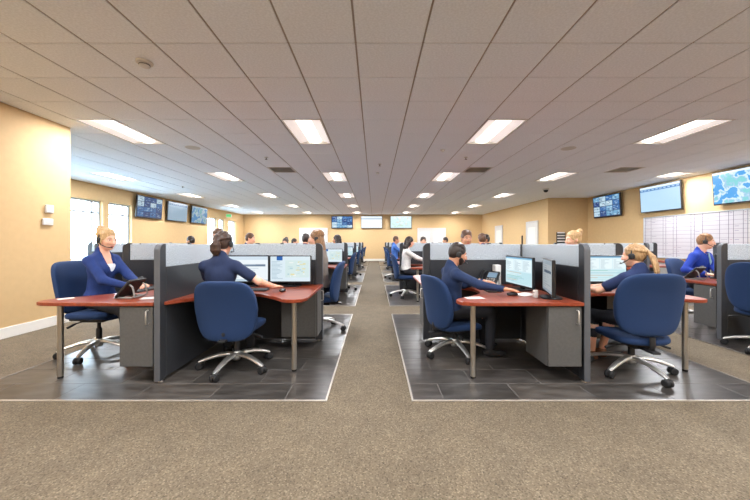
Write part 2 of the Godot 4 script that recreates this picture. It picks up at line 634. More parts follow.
# ------------------------------------------------------------------ what the screens and boards show
func screen_tex(kind: String, seed_: int) -> ImageTexture:
	var key := "tex_%s_%d" % [kind, seed_]
	if cache.has(key):
		return cache[key]
	var r := RandomNumberGenerator.new()
	r.seed = 500 + seed_
	var W := 320; var H := 190
	var im := Image.create(W, H, false, Image.FORMAT_RGB8)
	match kind:
		"desk":          # pale work windows with lines of entries and a title bar
			im.fill(rgb8(206, 232, 240))
			im.fill_rect(Rect2i(0, 0, W, 10), rgb8(120, 172, 206))
			for b in 3:
				im.fill_rect(Rect2i(6 + b * 104, 16, 98, 78), rgb8(226, 242, 246))
				for l in 9:
					im.fill_rect(Rect2i(12 + b * 104, 24 + l * 8, 20 + r.randi() % 60, 2), rgb8(130, 160, 180))
			im.fill_rect(Rect2i(6, 100, 308, 82), rgb8(190, 224, 232))
			for l in 8:
				im.fill_rect(Rect2i(12, 106 + l * 9, 40 + r.randi() % 240, 3), [rgb8(150, 190, 205), rgb8(226, 240, 240), rgb8(140, 190, 170), rgb8(210, 170, 140)][r.randi() % 4])
		"form":
			im.fill(rgb8(232, 240, 244))
			im.fill_rect(Rect2i(0, 0, W, 26), rgb8(206, 222, 234))
			im.fill_rect(Rect2i(60, 60, 240, 16), rgb8(110, 128, 150))
			for l in 11:
				im.fill_rect(Rect2i(16, 34 + l * 14, 60 + r.randi() % 200, 3), rgb8(170, 190, 204))
			im.fill_rect(Rect2i(0, 176, W, 14), rgb8(184, 206, 220))
		"plan":
			im.fill(rgb8(214, 230, 238))
			im.fill_rect(Rect2i(50, 0, 48, 30), rgb8(34, 96, 170))
			for l in 14:
				im.fill_rect(Rect2i(10, 38 + l * 10, 40 + r.randi() % 50, 3), rgb8(150, 176, 192))
			im.fill_rect(Rect2i(120, 30, 190, 130), rgb8(206, 226, 226))
			for l in 26:
				im.fill_rect(Rect2i(124 + r.randi() % 150, 34 + r.randi() % 116, 6 + r.randi() % 34, 3 + r.randi() % 10), [rgb8(220, 214, 168), rgb8(176, 206, 214), rgb8(232, 238, 236)][r.randi() % 3])
		"cameras":       # a wall of small camera pictures
			im.fill(rgb8(18, 40, 82))
			for y in 4:
				for x in 4:
					var c: Color = [rgb8(52, 112, 176), rgb8(120, 176, 214), rgb8(34, 76, 138), rgb8(190, 220, 236)][r.randi() % 4]
					var q := Rect2i(4 + x * 79, 4 + y * 46, 75, 42)
					im.fill_rect(q, c)
					for l in 9:
						var w := 6 + r.randi() % 24
						im.fill_rect(Rect2i(q.position.x + r.randi() % (74 - w), q.position.y + r.randi() % 34, w, 3 + r.randi() % 7), c.lerp([Color.WHITE, rgb8(12, 32, 74)][r.randi() % 2], 0.5))
		"table":
			im.fill(rgb8(172, 208, 236))
			im.fill_rect(Rect2i(0, 0, W, 14), rgb8(228, 240, 250))
			im.fill_rect(Rect2i(0, 18, W, 16), rgb8(60, 118, 180))
			for l in 10:
				im.fill_rect(Rect2i(6 + l * 32, 22, 20, 6), rgb8(180, 212, 238))
			for l in 14:
				im.fill_rect(Rect2i(0, 42 + l * 11, W, 1), rgb8(178, 208, 230))
		"radar":         # a weather map: coast and cloud masses over water
			var f := FastNoiseLite.new()
			f.seed = 40 + seed_
			f.frequency = 0.012
			f.fractal_octaves = 5
			for y in H:
				for x in W:
					var t := f.get_noise_2d(x, y) + 0.35 * (1.0 - Vector2(x - 170.0, y - 80.0).length() / 150.0)
					var c2 := rgb8(62, 154, 222).lerp(rgb8(204, 228, 240), smoothstep(-0.04, 0.12, t))
					c2 = c2.lerp(rgb8(150, 190, 220), smoothstep(0.20, 0.34, t))
					c2 = c2.lerp(rgb8(120, 200, 206), smoothstep(0.38, 0.46, t))
					im.set_pixel(x, y, c2)
			im.fill_rect(Rect2i(0, 0, W, 12), rgb8(228, 240, 246))
		"sheet":
			im.fill(rgb8(238, 244, 244))
			im.fill_rect(Rect2i(0, 0, W, 30), rgb8(222, 232, 240))
			im.fill_rect(Rect2i(0, 34, W, 14), rgb8(146, 170, 196))
			for l in 6:
				im.fill_rect(Rect2i(10, 60 + l * 20, 60 + r.randi() % 200, 4), rgb8(200, 214, 220))
		"map":
			im.fill(rgb8(206, 232, 232))
			for l in 40:
				im.fill_rect(Rect2i(r.randi() % 280, r.randi() % 160, 8 + r.randi() % 36, 4 + r.randi() % 16), [rgb8(232, 240, 236), rgb8(176, 214, 220), rgb8(226, 206, 190), rgb8(190, 222, 200)][r.randi() % 4])
			im.fill_rect(Rect2i(0, 0, W, 14), rgb8(236, 242, 244))
	var t2 := ImageTexture.create_from_image(im)
	cache[key] = t2
	return t2

func screen_mat(kind: String, seed_: int, e: float) -> StandardMaterial3D:
	var key := "scr_%s_%d_%f" % [kind, seed_, e]
	if not M.has(key):
		var m := mat(rgb8(14, 15, 17), 0.25)
		m.texture_repeat = false
		glow(m, screen_tex(kind, seed_), e)
		M[key] = m
	return M[key]

func board_tex() -> ImageTexture:
	var r := RandomNumberGenerator.new()
	r.seed = 77
	var W := 1600; var H := 400
	var im := Image.create(W, H, false, Image.FORMAT_RGB8)
	im.fill(rgb8(186, 182, 186))
	var row := 400 / 11.0
	for l in 11:
		im.fill_rect(Rect2i(0, int(l * row), W, 2), rgb8(112, 102, 118))
	var x := 12
	while x < W:
		im.fill_rect(Rect2i(x, 0, 3, H), rgb8(78, 72, 88))
		var wide: int = [26, 58, 66, 30, 62, 118][r.randi() % 6]
		for l in 11:        # pen entries in some of the cells
			if r.randf() < 0.42 and x + wide < W:
				im.fill_rect(Rect2i(x + 8, int(l * row) + 14, mini(wide - 14, 10 + r.randi() % 40), 3), [rgb8(100, 100, 130), rgb8(150, 114, 116), rgb8(124, 122, 130)][r.randi() % 3])
		x += wide
	return ImageTexture.create_from_image(im)

# ------------------------------------------------------------------ camera, sky, lights
func setup_view() -> void:
	var cam := Camera3D.new()
	cam.name = "camera"
	add_child(cam)
	var near := 0.05
	var f := 325.0                                   # focal length in pixels of the 750 x 500 frame
	cam.set_frustum(500.0 / f * near, Vector2(0.5 / f * near, -8.0 / f * near), near, 200.0)
	cam.position = Vector3(0, 1.25, 0)
	cam.current = true
	var env := Environment.new()
	env.background_mode = Environment.BG_SKY
	var sky := Sky.new()
	var sm := ProceduralSkyMaterial.new()
	sm.sky_top_color = rgb8(166, 204, 234)
	sm.sky_horizon_color = rgb8(214, 231, 242)
	sm.sky_curve = 0.2
	sm.ground_horizon_color = rgb8(196, 214, 220)
	sm.ground_bottom_color = rgb8(150, 160, 164)
	sm.energy_multiplier = SKY
	sky.sky_material = sm
	env.sky = sky
	env.tonemap_mode = Environment.TONE_MAPPER_LINEAR
	env.tonemap_exposure = EXPOSURE
	env.sdfgi_enabled = true
	env.ssao_enabled = true
	env.ssil_enabled = true
	var we := WorldEnvironment.new()
	we.name = "environment"
	we.environment = env
	add_child(we)

const SKY := 19.0
const EXPOSURE := 1.62
const LAMP := 6.0

const TX := -0.17       # ceiling grid: lines across x at TX + 0.61 i, across depth at TD + 0.609 j
const TD := 2.944
const TW := 0.61
const TL := 0.609
const LAMP_COLS := [-12, -7, -2, 3, 8, 13]
const LAMP_ROWS := [-9, -3, 3, 9, 15, 21, 27]
const VENTS := [[-4, 8], [4, 8], [10, 8]]

func lamp_here(i: int, j: int) -> bool:
	if j < 9 and i < -7: return false
	if j > 9 and i == 13: return false
	return true

func in_room(x: float, d: float) -> bool:
	if x < NEAR_LEFT and d < 5.13: return false
	if x > 7.1 and d > 13.3: return false
	return true

func wall_with_holes(x0: float, x1: float, d0: float, d1: float, holes: Array, y0: float, y1: float) -> Mesh:
	var b := MB.new()
	var xm := (x0 + x1) / 2; var w := x1 - x0
	var s := d0
	for h in holes:
		b.box(at(xm, CEIL / 2 + 0.02, (s + h[0]) / 2), Vector3(w, CEIL + 0.04, h[0] - s), 0)
		b.box(at(xm, y0 / 2, (h[0] + h[1]) / 2), Vector3(w, y0, h[1] - h[0]), 0)
		b.box(at(xm, (y1 + CEIL + 0.04) / 2, (h[0] + h[1]) / 2), Vector3(w, CEIL + 0.04 - y1, h[1] - h[0]), 0)
		s = h[1]
	b.box(at(xm, CEIL / 2 + 0.02, (s + d1) / 2), Vector3(w, CEIL + 0.04, d1 - s), 0)
	return b.mesh()

func block(x0: float, x1: float, y0: float, y1: float, d0: float, d1: float, bev := 0.0) -> Mesh:
	return box_mesh(Vector3(x1 - x0, y1 - y0, d1 - d0), bev, at((x0 + x1) / 2, (y0 + y1) / 2, (d0 + d1) / 2))

const WINDOWS := [[5.45, 6.5], [6.7, 7.75], [7.95, 9.0], [9.27, 10.37], [10.6, 11.6], [16.9, 17.9], [18.1, 18.8], [19.3, 20.3]]

func build_room() -> void:
	struct("floor", block(LEFT - 0.15, RIGHT + 0.15, -0.2, 0.0, FRONT - 0.15, BACK + 0.15), M.carpet)
	struct("wall_left", wall_with_holes(LEFT - 0.2, LEFT, 5.0, BACK + 0.15, WINDOWS, 0.72, 2.55), M.wall)
	struct("wall_near_left", block(NEAR_LEFT - 0.15, NEAR_LEFT, 0, CEIL + 0.04, FRONT - 0.15, 5.13), M.wall)
	struct("wall_return", block(LEFT, NEAR_LEFT - 0.15, 0, CEIL + 0.04, 5.0, 5.13), M.wall)
	struct("wall_back", block(LEFT, 7.1, 0, CEIL + 0.04, BACK, BACK + 0.15), M.wall)
	struct("wall_right", block(RIGHT, RIGHT + 0.15, 0, CEIL + 0.04, FRONT - 0.15, 13.3), M.wall)
	struct("wall_corridor", block(7.1, RIGHT + 0.15, 0, CEIL + 0.04, 13.3, BACK + 0.15), M.wall)
	struct("wall_front", block(NEAR_LEFT, RIGHT, 0, CEIL + 0.04, FRONT - 0.15, FRONT), M.wall)
	var t := 0.014
	struct("baseboard_near_left", block(NEAR_LEFT, NEAR_LEFT + t, 0, 0.14, FRONT, 5.13, 0.004), M.baseboard)
	struct("baseboard_left", block(LEFT, LEFT + t, 0, 0.14, 5.13, BACK, 0.004), M.baseboard)
	struct("baseboard_back", block(LEFT, 7.1, 0, 0.14, BACK - t, BACK, 0.004), M.baseboard)
	struct("baseboard_right", block(RIGHT - t, RIGHT, 0, 0.14, FRONT, 13.3, 0.004), M.baseboard)
	struct("baseboard_corridor", block(7.1 - t, 7.1, 0, 0.14, 13.3, BACK, 0.004), M.baseboard)
	struct("baseboard_alcove", block(7.1, RIGHT, 0, 0.14, 13.3 - t, 13.3, 0.004), M.baseboard)
	struct("ground_outside", block(-60, LEFT - 0.2, -0.6, -0.25, -30, 60), M.asphalt)
	build_windows()
	build_ceiling()
	build_slate()

func build_windows() -> void:
	for k in WINDOWS.size():
		var w: Array = WINDOWS[k]
		var d0: float = w[0]; var d1: float = w[1]
		var o := struct("window_%d" % (k + 1))
		var x := LEFT - 0.13
		var fr := MB.new()
		fr.box(at(x, 0.75, (d0 + d1) / 2), Vector3(0.06, 0.06, d1 - d0), 0.004)
		fr.box(at(x, 2.52, (d0 + d1) / 2), Vector3(0.06, 0.06, d1 - d0), 0.004)
		fr.box(at(x, 1.635, d0 + 0.025), Vector3(0.06, 1.71, 0.05), 0.004)
		fr.box(at(x, 1.635, d1 - 0.025), Vector3(0.06, 1.71, 0.05), 0.004)
		part(o, "frame", fr.mesh(), M.alum)
		var dm := d0 + (d1 - d0) * 0.74
		part(o, "mullion", block(x - 0.025, x + 0.025, 0.78, 2.49, dm - 0.03, dm + 0.03, 0.004), M.alum)
		part(o, "transom", block(x - 0.025, x + 0.025, 2.14, 2.2, d0 + 0.05, d1 - 0.05, 0.004), M.alum)
		for q in [[d0 + 0.05, dm - 0.022, 0.78, 2.15], [dm + 0.022, d1 - 0.05, 0.78, 2.15], [d0 + 0.05, dm - 0.022, 2.195, 2.49], [dm + 0.022, d1 - 0.05, 2.195, 2.49]]:
			var b := MB.new()
			b.face(at(x, q[2], q[0]), at(x, q[2], q[1]), at(x, q[3], q[1]), at(x, q[3], q[0]), Vector3.RIGHT)
			part(o, "pane", b.mesh(), M.glass)
		part(o, "sill", block(LEFT - 0.1, LEFT + 0.03, 0.70, 0.725, d0, d1, 0.004), M.baseboard)

func build_ceiling() -> void:
	var c := struct("ceiling")
	part(c, "slab", block(LEFT - 0.2, RIGHT + 0.15, CEIL + 0.16, CEIL + 0.3, FRONT - 0.15, BACK + 0.15), M.plenum)
	var tile := box_mesh(Vector3(TW - 0.017, 0.016, TL - 0.008), 0.004)
	var near := []
	var rest := []
	for j in range(-12, 31):
		for i in range(-14, 15):
			var x0 := TX + TW * i; var d0 := TD + TL * j
			var xc := x0 + TW / 2; var dc := d0 + TL / 2
			if dc < FRONT or dc > BACK - 0.1 or xc < LEFT - 0.1 or xc > RIGHT + 0.1 or not in_room(xc, dc):
				continue
			if [i, j] in VENTS:
				continue
			if i in LAMP_COLS and lamp_here(i, j) and (j in LAMP_ROWS or (j - 1) in LAMP_ROWS) and lamp_here(i, j if j in LAMP_ROWS else j - 1):
				continue
			var p := at(xc, CEIL + 0.008, dc)
			var seen := false
			if d0 > 2.0:
				var px := 374.5 + xc * 325.0 / dc
				seen = px > -30 and px < 780
			(near if seen else rest).append([dc, p])
	near.sort_custom(func(a, b): return a[0] < b[0])
	for k in near.size():
		if k < 295:
			part(c, "ceiling_tile", tile, M.tile_white, near[k][1])
		else:
			rest.append(near[k])
	var mm := MultiMesh.new()
	mm.transform_format = MultiMesh.TRANSFORM_3D
	mm.mesh = tile
	mm.instance_count = rest.size()
	for k in rest.size():
		mm.set_instance_transform(k, Transform3D(Basis(), rest[k][1]))
	var mi := MultiMeshInstance3D.new()
	mi.name = "ceiling_tile_field"
	mi.multimesh = mm
	mi.material_override = M.tile_white
	mi.set_meta("kind", "stuff")
	c.add_child(mi)
	for i in range(-13, 16):
		var x := TX + TW * i
		if x < LEFT or x > RIGHT: continue
		var a := FRONT; var b := BACK
		if x < NEAR_LEFT: a = 5.13
		if x > 7.1: b = 13.3
		part(c, "runner", block(x - 0.0075, x + 0.0075, CEIL + 0.007, CEIL + 0.03, a, b), M.grid)
	for j in range(-11, 31):
		var d := TD + TL * j
		if d < FRONT or d > BACK: continue
		var a := LEFT if d > 5.13 else NEAR_LEFT
		var end := 7.1 if d > 13.3 else RIGHT
		if (j - 1) in LAMP_ROWS:                 # the tee stops at the sides of each light
			for i in LAMP_COLS:
				if lamp_here(i, j - 1):
					part(c, "cross_tee", block(a, TX + TW * i, CEIL + 0.006, CEIL + 0.024, d - 0.006, d + 0.006), M.grid)
					a = TX + TW * (i + 1)
		if end - a > 0.05:
			part(c, "cross_tee", block(a, end, CEIL + 0.006, CEIL + 0.024, d - 0.006, d + 0.006), M.grid)
	# lamps
	var names := ["first", "second", "third", "fourth", "fifth", "sixth"]
	var ord := {3: "nearest row", 9: "second row", 15: "third row", 21: "fourth row", 27: "rearmost row", -3: "row above the camera", -9: "row behind the camera"}
	for j in LAMP_ROWS:
		for ii in LAMP_COLS.size():
			var i: int = LAMP_COLS[ii]
			if not lamp_here(i, j): continue
			var p := at(TX + TW * (i + 0.5), CEIL, TD + TL * (j + 1))
			var col: String = ["leftmost column", "second column from left wall", "column left of aisle", "column right of aisle", "second column from right wall", "rightmost column"][ii]
			ceiling_light(p, "white recessed fluorescent ceiling light, %s, %s" % [ord[j], col])
	for k in 3:
		var vv: Array = VENTS[k]
		ceiling_vent(at(TX + TW * (vv[0] + 0.5), CEIL, TD + TL * (vv[1] + 0.5)), "gray louvred air vent in ceiling, " + ["left of the aisle", "right of the aisle", "near the right wall screens"][k])
	for s in [[-2.3, 6.9, "left of the aisle"], [1.94, 6.9, "right of the aisle"], [0.12, 7.5, "above the aisle"], [-6.2, 10.5, "near the wall screens on the left"], [-2.0, 10.556, "between second and third light rows"]]:
		sprinkler(at(s[0], CEIL, s[1]), "small dark sprinkler head in ceiling, " + s[2])
	for s in [[-3.47, 6.2, "left"], [3.73, 6.25, "right"]]:
		var sp := thing("ceiling_speaker", "round gray ceiling speaker grille %s of the aisle, behind the nearest lights" % s[2], "speaker", at(s[0], CEIL, s[1]), 0, "ceiling speakers")
		part(sp, "rim", shared("spk_rim", func(): var b := MB.new(); b.lathe([Vector2(0.105, 0.0), Vector2(0.108, -0.008), Vector2(0.13, -0.006), Vector2(0.135, 0.002)], 24); return b.mesh()), M.white)
		part(sp, "grille", shared("spk_grille", func(): var b := MB.new(); b.lathe([Vector2(0.107, -0.004), Vector2(0.06, -0.006), Vector2(0.0005, -0.007)], 24); return b.mesh()), M.vent)
	var sd := thing("smoke_detector", "white round smoke detector on ceiling at upper left", "smoke detector", at(-2.3, CEIL, 3.25))
	part(sd, "base", shared("sd_base", func(): var b := MB.new(); b.lathe([Vector2(0.075, 0.0), Vector2(0.075, -0.014), Vector2(0.068, -0.02), Vector2(0.0005, -0.02)], 24); return b.mesh()), M.white)
	part(sd, "sensor_head", shared("sd_head", func(): var b := MB.new(); b.lathe([Vector2(0.05, -0.02), Vector2(0.046, -0.045), Vector2(0.03, -0.052), Vector2(0.0005, -0.052)], 24); return b.mesh()), M.white)
	part(sd, "sensor_slot", shared("sd_slot", func(): var b := MB.new(); b.lathe([Vector2(0.0495, -0.026), Vector2(0.051, -0.028), Vector2(0.050, -0.036), Vector2(0.0475, -0.038)], 24); return b.mesh()), M.vent_dark)
	var cd := thing("dome_camera", "black dome security camera with white base on ceiling", "camera", at(5.8, CEIL, 11.0))
	part(cd, "base", shared("dc_base", func(): var b := MB.new(); b.lathe([Vector2(0.10, 0.0), Vector2(0.10, -0.03), Vector2(0.075, -0.045), Vector2(0.0005, -0.045)], 20); return b.mesh()), M.white)
	part(cd, "dome", shared("dc_dome", func(): var b := MB.new(); b.lathe([Vector2(0.075, -0.045), Vector2(0.068, -0.09), Vector2(0.04, -0.115), Vector2(0.0005, -0.122)], 20); return b.mesh()), M.bezel)
	for s in [[1.33, 6.34, "right of the aisle behind the nearest lights"], [0.08, 8.45, "above the aisle between light rows"]]:
		var ms := thing("motion_sensor", "small white motion sensor on ceiling, " + s[2], "sensor", at(s[0], CEIL, s[1]))
		part(ms, "base", shared("ms_base", func(): var b := MB.new(); b.lathe([Vector2(0.045, 0.0), Vector2(0.045, -0.012), Vector2(0.04, -0.016), Vector2(0.0005, -0.016)], 16); return b.mesh()), M.white)
		part(ms, "lens", shared("ms_lens", func(): var b := MB.new(); b.lathe([Vector2(0.028, -0.016), Vector2(0.024, -0.034), Vector2(0.0005, -0.042)], 16); return b.mesh()), M.baseboard)

func ceiling_light(p: Vector3, label: String) -> void:
	var o := thing("ceiling_light", label, "ceiling light", p, 0, "recessed ceiling lights")
	var w := TW; var l := TL * 2
	part(o, "frame", shared("lamp_frame", func():
		var b := MB.new()
		for s in [-1, 1]:
			b.box(Vector3(s * (w / 2 - 0.018), 0.004, 0), Vector3(0.022, 0.012, l - 0.012), 0.003)
			b.box(Vector3(0, 0.004, s * (l / 2 - 0.018)), Vector3(w - 0.014, 0.012, 0.022), 0.003)
		return b.mesh()), M.white)
	part(o, "housing", shared("lamp_pan", func():
		var b := MB.new()
		b.box(Vector3(0, 0.10, 0), Vector3(w - 0.02, 0.01, l - 0.02), 0)
		for s in [-1, 1]:
			b.box(Vector3(s * (w / 2 - 0.014), 0.055, 0), Vector3(0.006, 0.09, l - 0.02), 0)
			b.box(Vector3(0, 0.055, s * (l / 2 - 0.014)), Vector3(w - 0.02, 0.09, 0.006), 0)
		return b.mesh()), M.white)
	for s in [-1, 1]:
		part(o, "side_lens", shared("lamp_wing%d" % s, func():
			var b := MB.new()
			var xa: float = s * 0.115; var xb: float = s * (w / 2 - 0.03)
			var m := l / 2 - 0.03
			b.face(Vector3(xa, 0.05, m), Vector3(xb, 0.012, m), Vector3(xb, 0.012, -m), Vector3(xa, 0.05, -m), Vector3(-s * 0.2, -1, 0).normalized())
			return b.mesh()), M.lamp_side)
	part(o, "diffuser", shared("lamp_core", func():
		var b := MB.new()
		var path := []
		var n := 8
		var m := l / 2 - 0.03
		var last := []
		for k in n + 1:
			var a := PI * k / n
			var q := [b.add(Vector3(-cos(a) * 0.115, 0.05 - sin(a) * 0.035, -m), Vector3(-cos(a), -sin(a), 0)), b.add(Vector3(-cos(a) * 0.115, 0.05 - sin(a) * 0.035, m), Vector3(-cos(a), -sin(a), 0))]
			if k > 0: b.quad(last[0], last[1], q[1], q[0])
			last = q
		return b.mesh()), M.lamp)
	var al := AreaLight3D.new()
	al.name = "lamp_light"
	al.area_size = Vector2(w - 0.06, l - 0.06)
	al.light_energy = LAMP
	al.light_color = Color(0.97, 0.98, 1.0)
	al.shadow_enabled = true
	al.area_range = 40.0
	al.area_attenuation = 2.0
	o.add_child(al)
	al.position = Vector3(0, -0.004, 0)
	al.rotation = Vector3(-PI / 2, 0, 0)

func ceiling_vent(p: Vector3, label: String) -> void:
	var o := thing("ceiling_vent", label, "vent", p, 0, "ceiling air vents")
	part(o, "frame", shared("vent_frame", func():
		var b := MB.new()
		for s in [-1, 1]:
			b.box(Vector3(s * 0.282, 0.004, 0), Vector3(0.04, 0.012, 0.604), 0.003)
			b.box(Vector3(0, 0.004, s * 0.282), Vector3(0.53, 0.012, 0.04), 0.003)
		return b.mesh()), M.vent)
	part(o, "duct", shared("vent_duct", func(): return box_mesh(Vector3(0.56, 0.01, 0.56), 0, Vector3(0, 0.09, 0))), M.vent_dark)
	for k in 7:
		part(o, "slat", shared("vent_slat", func():
			var b := MB.new()
			b.box(Vector3.ZERO, Vector3(0.53, 0.004, 0.07), 0.001, Basis(Vector3.RIGHT, 0.7))
			return b.mesh()), M.vent, Vector3(0, 0.03, -0.225 + 0.075 * k))

func sprinkler(p: Vector3, label: String) -> void:
	var o := thing("sprinkler", label, "sprinkler", p, 0, "ceiling sprinkler heads")
	part(o, "escutcheon", shared("spr_cup", func(): var b := MB.new(); b.lathe([Vector2(0.042, 0.002), Vector2(0.04, -0.006), Vector2(0.02, -0.012), Vector2(0.0005, -0.012)], 14); return b.mesh()), M.vent)
	part(o, "deflector", shared("spr_head", func(): var b := MB.new(); b.lathe([Vector2(0.008, -0.01), Vector2(0.008, -0.04), Vector2(0.026, -0.044), Vector2(0.026, -0.048), Vector2(0.0005, -0.05)], 12); return b.mesh()), M.vent_dark)

# slate floors under the clusters: front-left corner x0, d0
func build_slate() -> void:
	var tl := 0.61; var tw := 0.3045; var j := 0.005
	var full := box_mesh(Vector3(tl - j, 0.02, tw - j), 0.0012)
	var lengths := {}
	var areas := [[-3.40, 2.555], [0.30, 2.555], [4.12, 2.555], [-3.40, 6.34], [0.30, 6.34], [4.12, 6.34], [-3.40, 10.13], [0.30, 10.13], [-3.40, 13.9], [0.30, 13.9], [-3.40, 17.7], [0.30, 17.7], [-7.2, 6.34]]
	for a in areas.size():
		var x0: float = areas[a][0]; var d0: float = areas[a][1]
		var w := 3.02; var l := 3.045
		var far := d0 > 10.0
		var o := struct("tiled_floor")
		part(o, "grout_bed", block(x0, x0 + w, 0.0, FL - 0.0012, d0, d0 + l), M.grout if not far else M.slate[1])
		# metal edge strips
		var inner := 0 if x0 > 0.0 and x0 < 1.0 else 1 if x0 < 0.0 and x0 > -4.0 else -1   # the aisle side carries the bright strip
		var n := -1
		for e in [[x0 - 0.007, x0 + 0.007, d0 - 0.007, d0 + l + 0.007], [x0 + w - 0.007, x0 + w + 0.007, d0 - 0.007, d0 + l + 0.007], [x0 + 0.007, x0 + w - 0.007, d0 - 0.007, d0 + 0.007], [x0 + 0.007, x0 + w - 0.007, d0 + l - 0.007, d0 + l + 0.007]]:
			n += 1
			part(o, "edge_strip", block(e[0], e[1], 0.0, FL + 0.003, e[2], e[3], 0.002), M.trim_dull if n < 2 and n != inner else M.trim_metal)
		if far:
			continue
		for row in 10:
			var s := 0.0
			var xs := x0 + 0.012
			var first := (0.61 - 0.305) if row % 2 == 1 else 0.61
			var right := x0 + w - 0.012
			# joints sit 0.32 m (even rows) or 0.01 m (odd rows) from the right edge
			var cuts := [right]
			var c := right - (0.32 if row % 2 == 0 else 0.62)
			while c > xs + 0.06:
				cuts.append(c)
				c -= tl
			cuts.append(xs)
			for q in cuts.size() - 1:
				var ln: float = cuts[q] - cuts[q + 1] - j
				var key := "slate%d" % int(ln * 1000)
				var me: Mesh = shared(key, func(): return box_mesh(Vector3(ln, 0.02, tw - j), 0.0012))
				rng.seed = a * 1000 + row * 20 + q
				part(o, "slate_tile", me, M.slate[rng.randi() % 4], at((cuts[q] + cuts[q + 1]) / 2, FL - 0.01, d0 + tw * (row + 0.5)))

# ------------------------------------------------------------------ furniture
# every cluster is a plus of four divider arms; seat k = 0 near right, 1 near left, 2 far left, 3 far right
const ARM := 1.25

func divider(pod: Vector3, label: String) -> void:
	var o := thing("cubicle_divider", label, "divider", pod + Vector3(0, FL, 0), 0, "plus-shaped desk dividers")
	var up := Transform3D(Basis(Vector3(1, 0, 0), Vector3(0, 0, 1), Vector3(0, 1, 0)), Vector3.ZERO)
	part(o, "centre_post", shared("div_core", func(): return box_mesh(Vector3(0.062, PANEL - 0.02, 0.062), 0.004, Vector3(0, PANEL / 2 + 0.01, 0))), M.post)
	for k in 4:
		var rot := Vector3(0, -PI / 2 * k, 0)
		part(o, "panel", shared("div_panel", func(): return box_mesh(Vector3(ARM - 0.115, 0.99, 0.05), 0.003, Vector3(0.031 + (ARM - 0.115) / 2, 0.525, 0))), M.panel, Vector3.ZERO, rot)
		part(o, "frosted_strip", shared("div_strip", func(): return box_mesh(Vector3(ARM - 0.115, PANEL - 1.022, 0.03), 0.002, Vector3(0.031 + (ARM - 0.115) / 2, (PANEL + 1.02) / 2, 0))), M.frost, Vector3.ZERO, rot)
		part(o, "end_post", shared("div_post", func():
			var p := PackedVector2Array([Vector2(ARM - 0.082, 0.02), Vector2(ARM, 0.02), Vector2(ARM, PANEL - 0.05)])
			for i in range(1, 7):
				var a := PI / 2 * i / 6
				p.append(Vector2(ARM - 0.06 + cos(a) * 0.06, PANEL - 0.05 + sin(a) * 0.06))
			p.append(Vector2(ARM - 0.082, PANEL + 0.01))
			var b := MB.new()
			b.prism(p, -0.025, 0.025, 0.003, up)
			return b.mesh()), M.panel, Vector3.ZERO, rot)
		part(o, "edge_cap", shared("div_cap", func():
			var p := PackedVector2Array([Vector2(ARM - 0.001, 0.02), Vector2(ARM + 0.005, 0.02), Vector2(ARM + 0.005, PANEL - 0.05)])
			for i in range(1, 9):
				var a := PI / 2 * i / 8
				p.append(Vector2(ARM - 0.06 + cos(a) * 0.065, PANEL - 0.05 + sin(a) * 0.065))
			p.append(Vector2(ARM - 0.082, PANEL + 0.015))
			p.append(Vector2(ARM - 0.082, PANEL + 0.009))
			for i in range(7, -1, -1):
				var a := PI / 2 * i / 8
				p.append(Vector2(ARM - 0.06 + cos(a) * 0.059, PANEL - 0.05 + sin(a) * 0.059))
			var b := MB.new()
			b.prism(p, -0.0265, 0.0265, 0.001, up)
			return b.mesh()), M.post, Vector3.ZERO, rot)
		part(o, "levelling_foot", shared("div_foot", func(): var b := MB.new(); b.lathe([Vector2(0.022, 0.0), Vector2(0.022, 0.008), Vector2(0.008, 0.012), Vector2(0.008, 0.03)], 12); return b.mesh()), M.brushed, Basis(Vector3.UP, rot.y) * Vector3(ARM - 0.05, 0, 0), rot)

func desk(pod: Vector3, k: int, label: String) -> void:
	var c := Vector3(0.62, 0, 0.6)
	var o := thing("corner_desk", label, "desk", quad_at(pod, k, c.x, FL, c.z), -PI / 2 * k, "cherry corner desks")
	part(o, "worktop", shared("desk_top", func():
		var p := PackedVector2Array()
		var cv := Curve2D.new()
		for q in [[0.033, 0.033], [1.262, 0.033], [1.262, 0.95], [1.257, 1.02], [1.225, 1.085], [1.165, 1.115], [1.10, 1.112], [1.045, 1.08], [1.0, 1.02], [0.945, 0.955], [0.875, 0.895], [0.81, 0.83], [0.73, 0.77], [0.62, 0.74], [0.44, 0.735], [0.33, 0.77], [0.265, 0.86], [0.20, 0.99], [0.13, 1.09], [0.08, 1.16], [0.05, 1.2], [0.033, 1.205]]:
			p.append(Vector2(q[0] - 0.62, q[1] - 0.6))
		var b := MB.new()
		b.prism(p, TOPY - 0.032 - FL, TOPY - FL, 0.004)
		return b.mesh()), M.cherry)
	part(o, "leg", shared("desk_leg", func(): var b := MB.new(); b.lathe([Vector2(0.001, 0.02), Vector2(0.024, 0.02), Vector2(0.024, TOPY - 0.045 - FL), Vector2(0.045, TOPY - 0.04 - FL), Vector2(0.045, TOPY - 0.033 - FL)], 18); return b.mesh()), M.brushed, Vector3(1.13 - 0.62, 0, 0.965 - 0.6))
	part(o, "leg_foot", shared("desk_foot", func(): var b := MB.new(); b.lathe([Vector2(0.001, 0.0), Vector2(0.022, 0.0), Vector2(0.022, 0.012), Vector2(0.012, 0.02)], 14); return b.mesh()), M.rubber, Vector3(1.13 - 0.62, 0, 0.965 - 0.6))
	part(o, "wire_grommet", shared("desk_grommet", func(): var b := MB.new(); b.lathe([Vector2(0.034, 0.0), Vector2(0.034, 0.003), Vector2(0.024, 0.004), Vector2(0.022, 0.001), Vector2(0.0005, 0.0008)], 16); return b.mesh()), M.black, Vector3(0.16 - 0.62, TOPY - FL, 0.16 - 0.6))

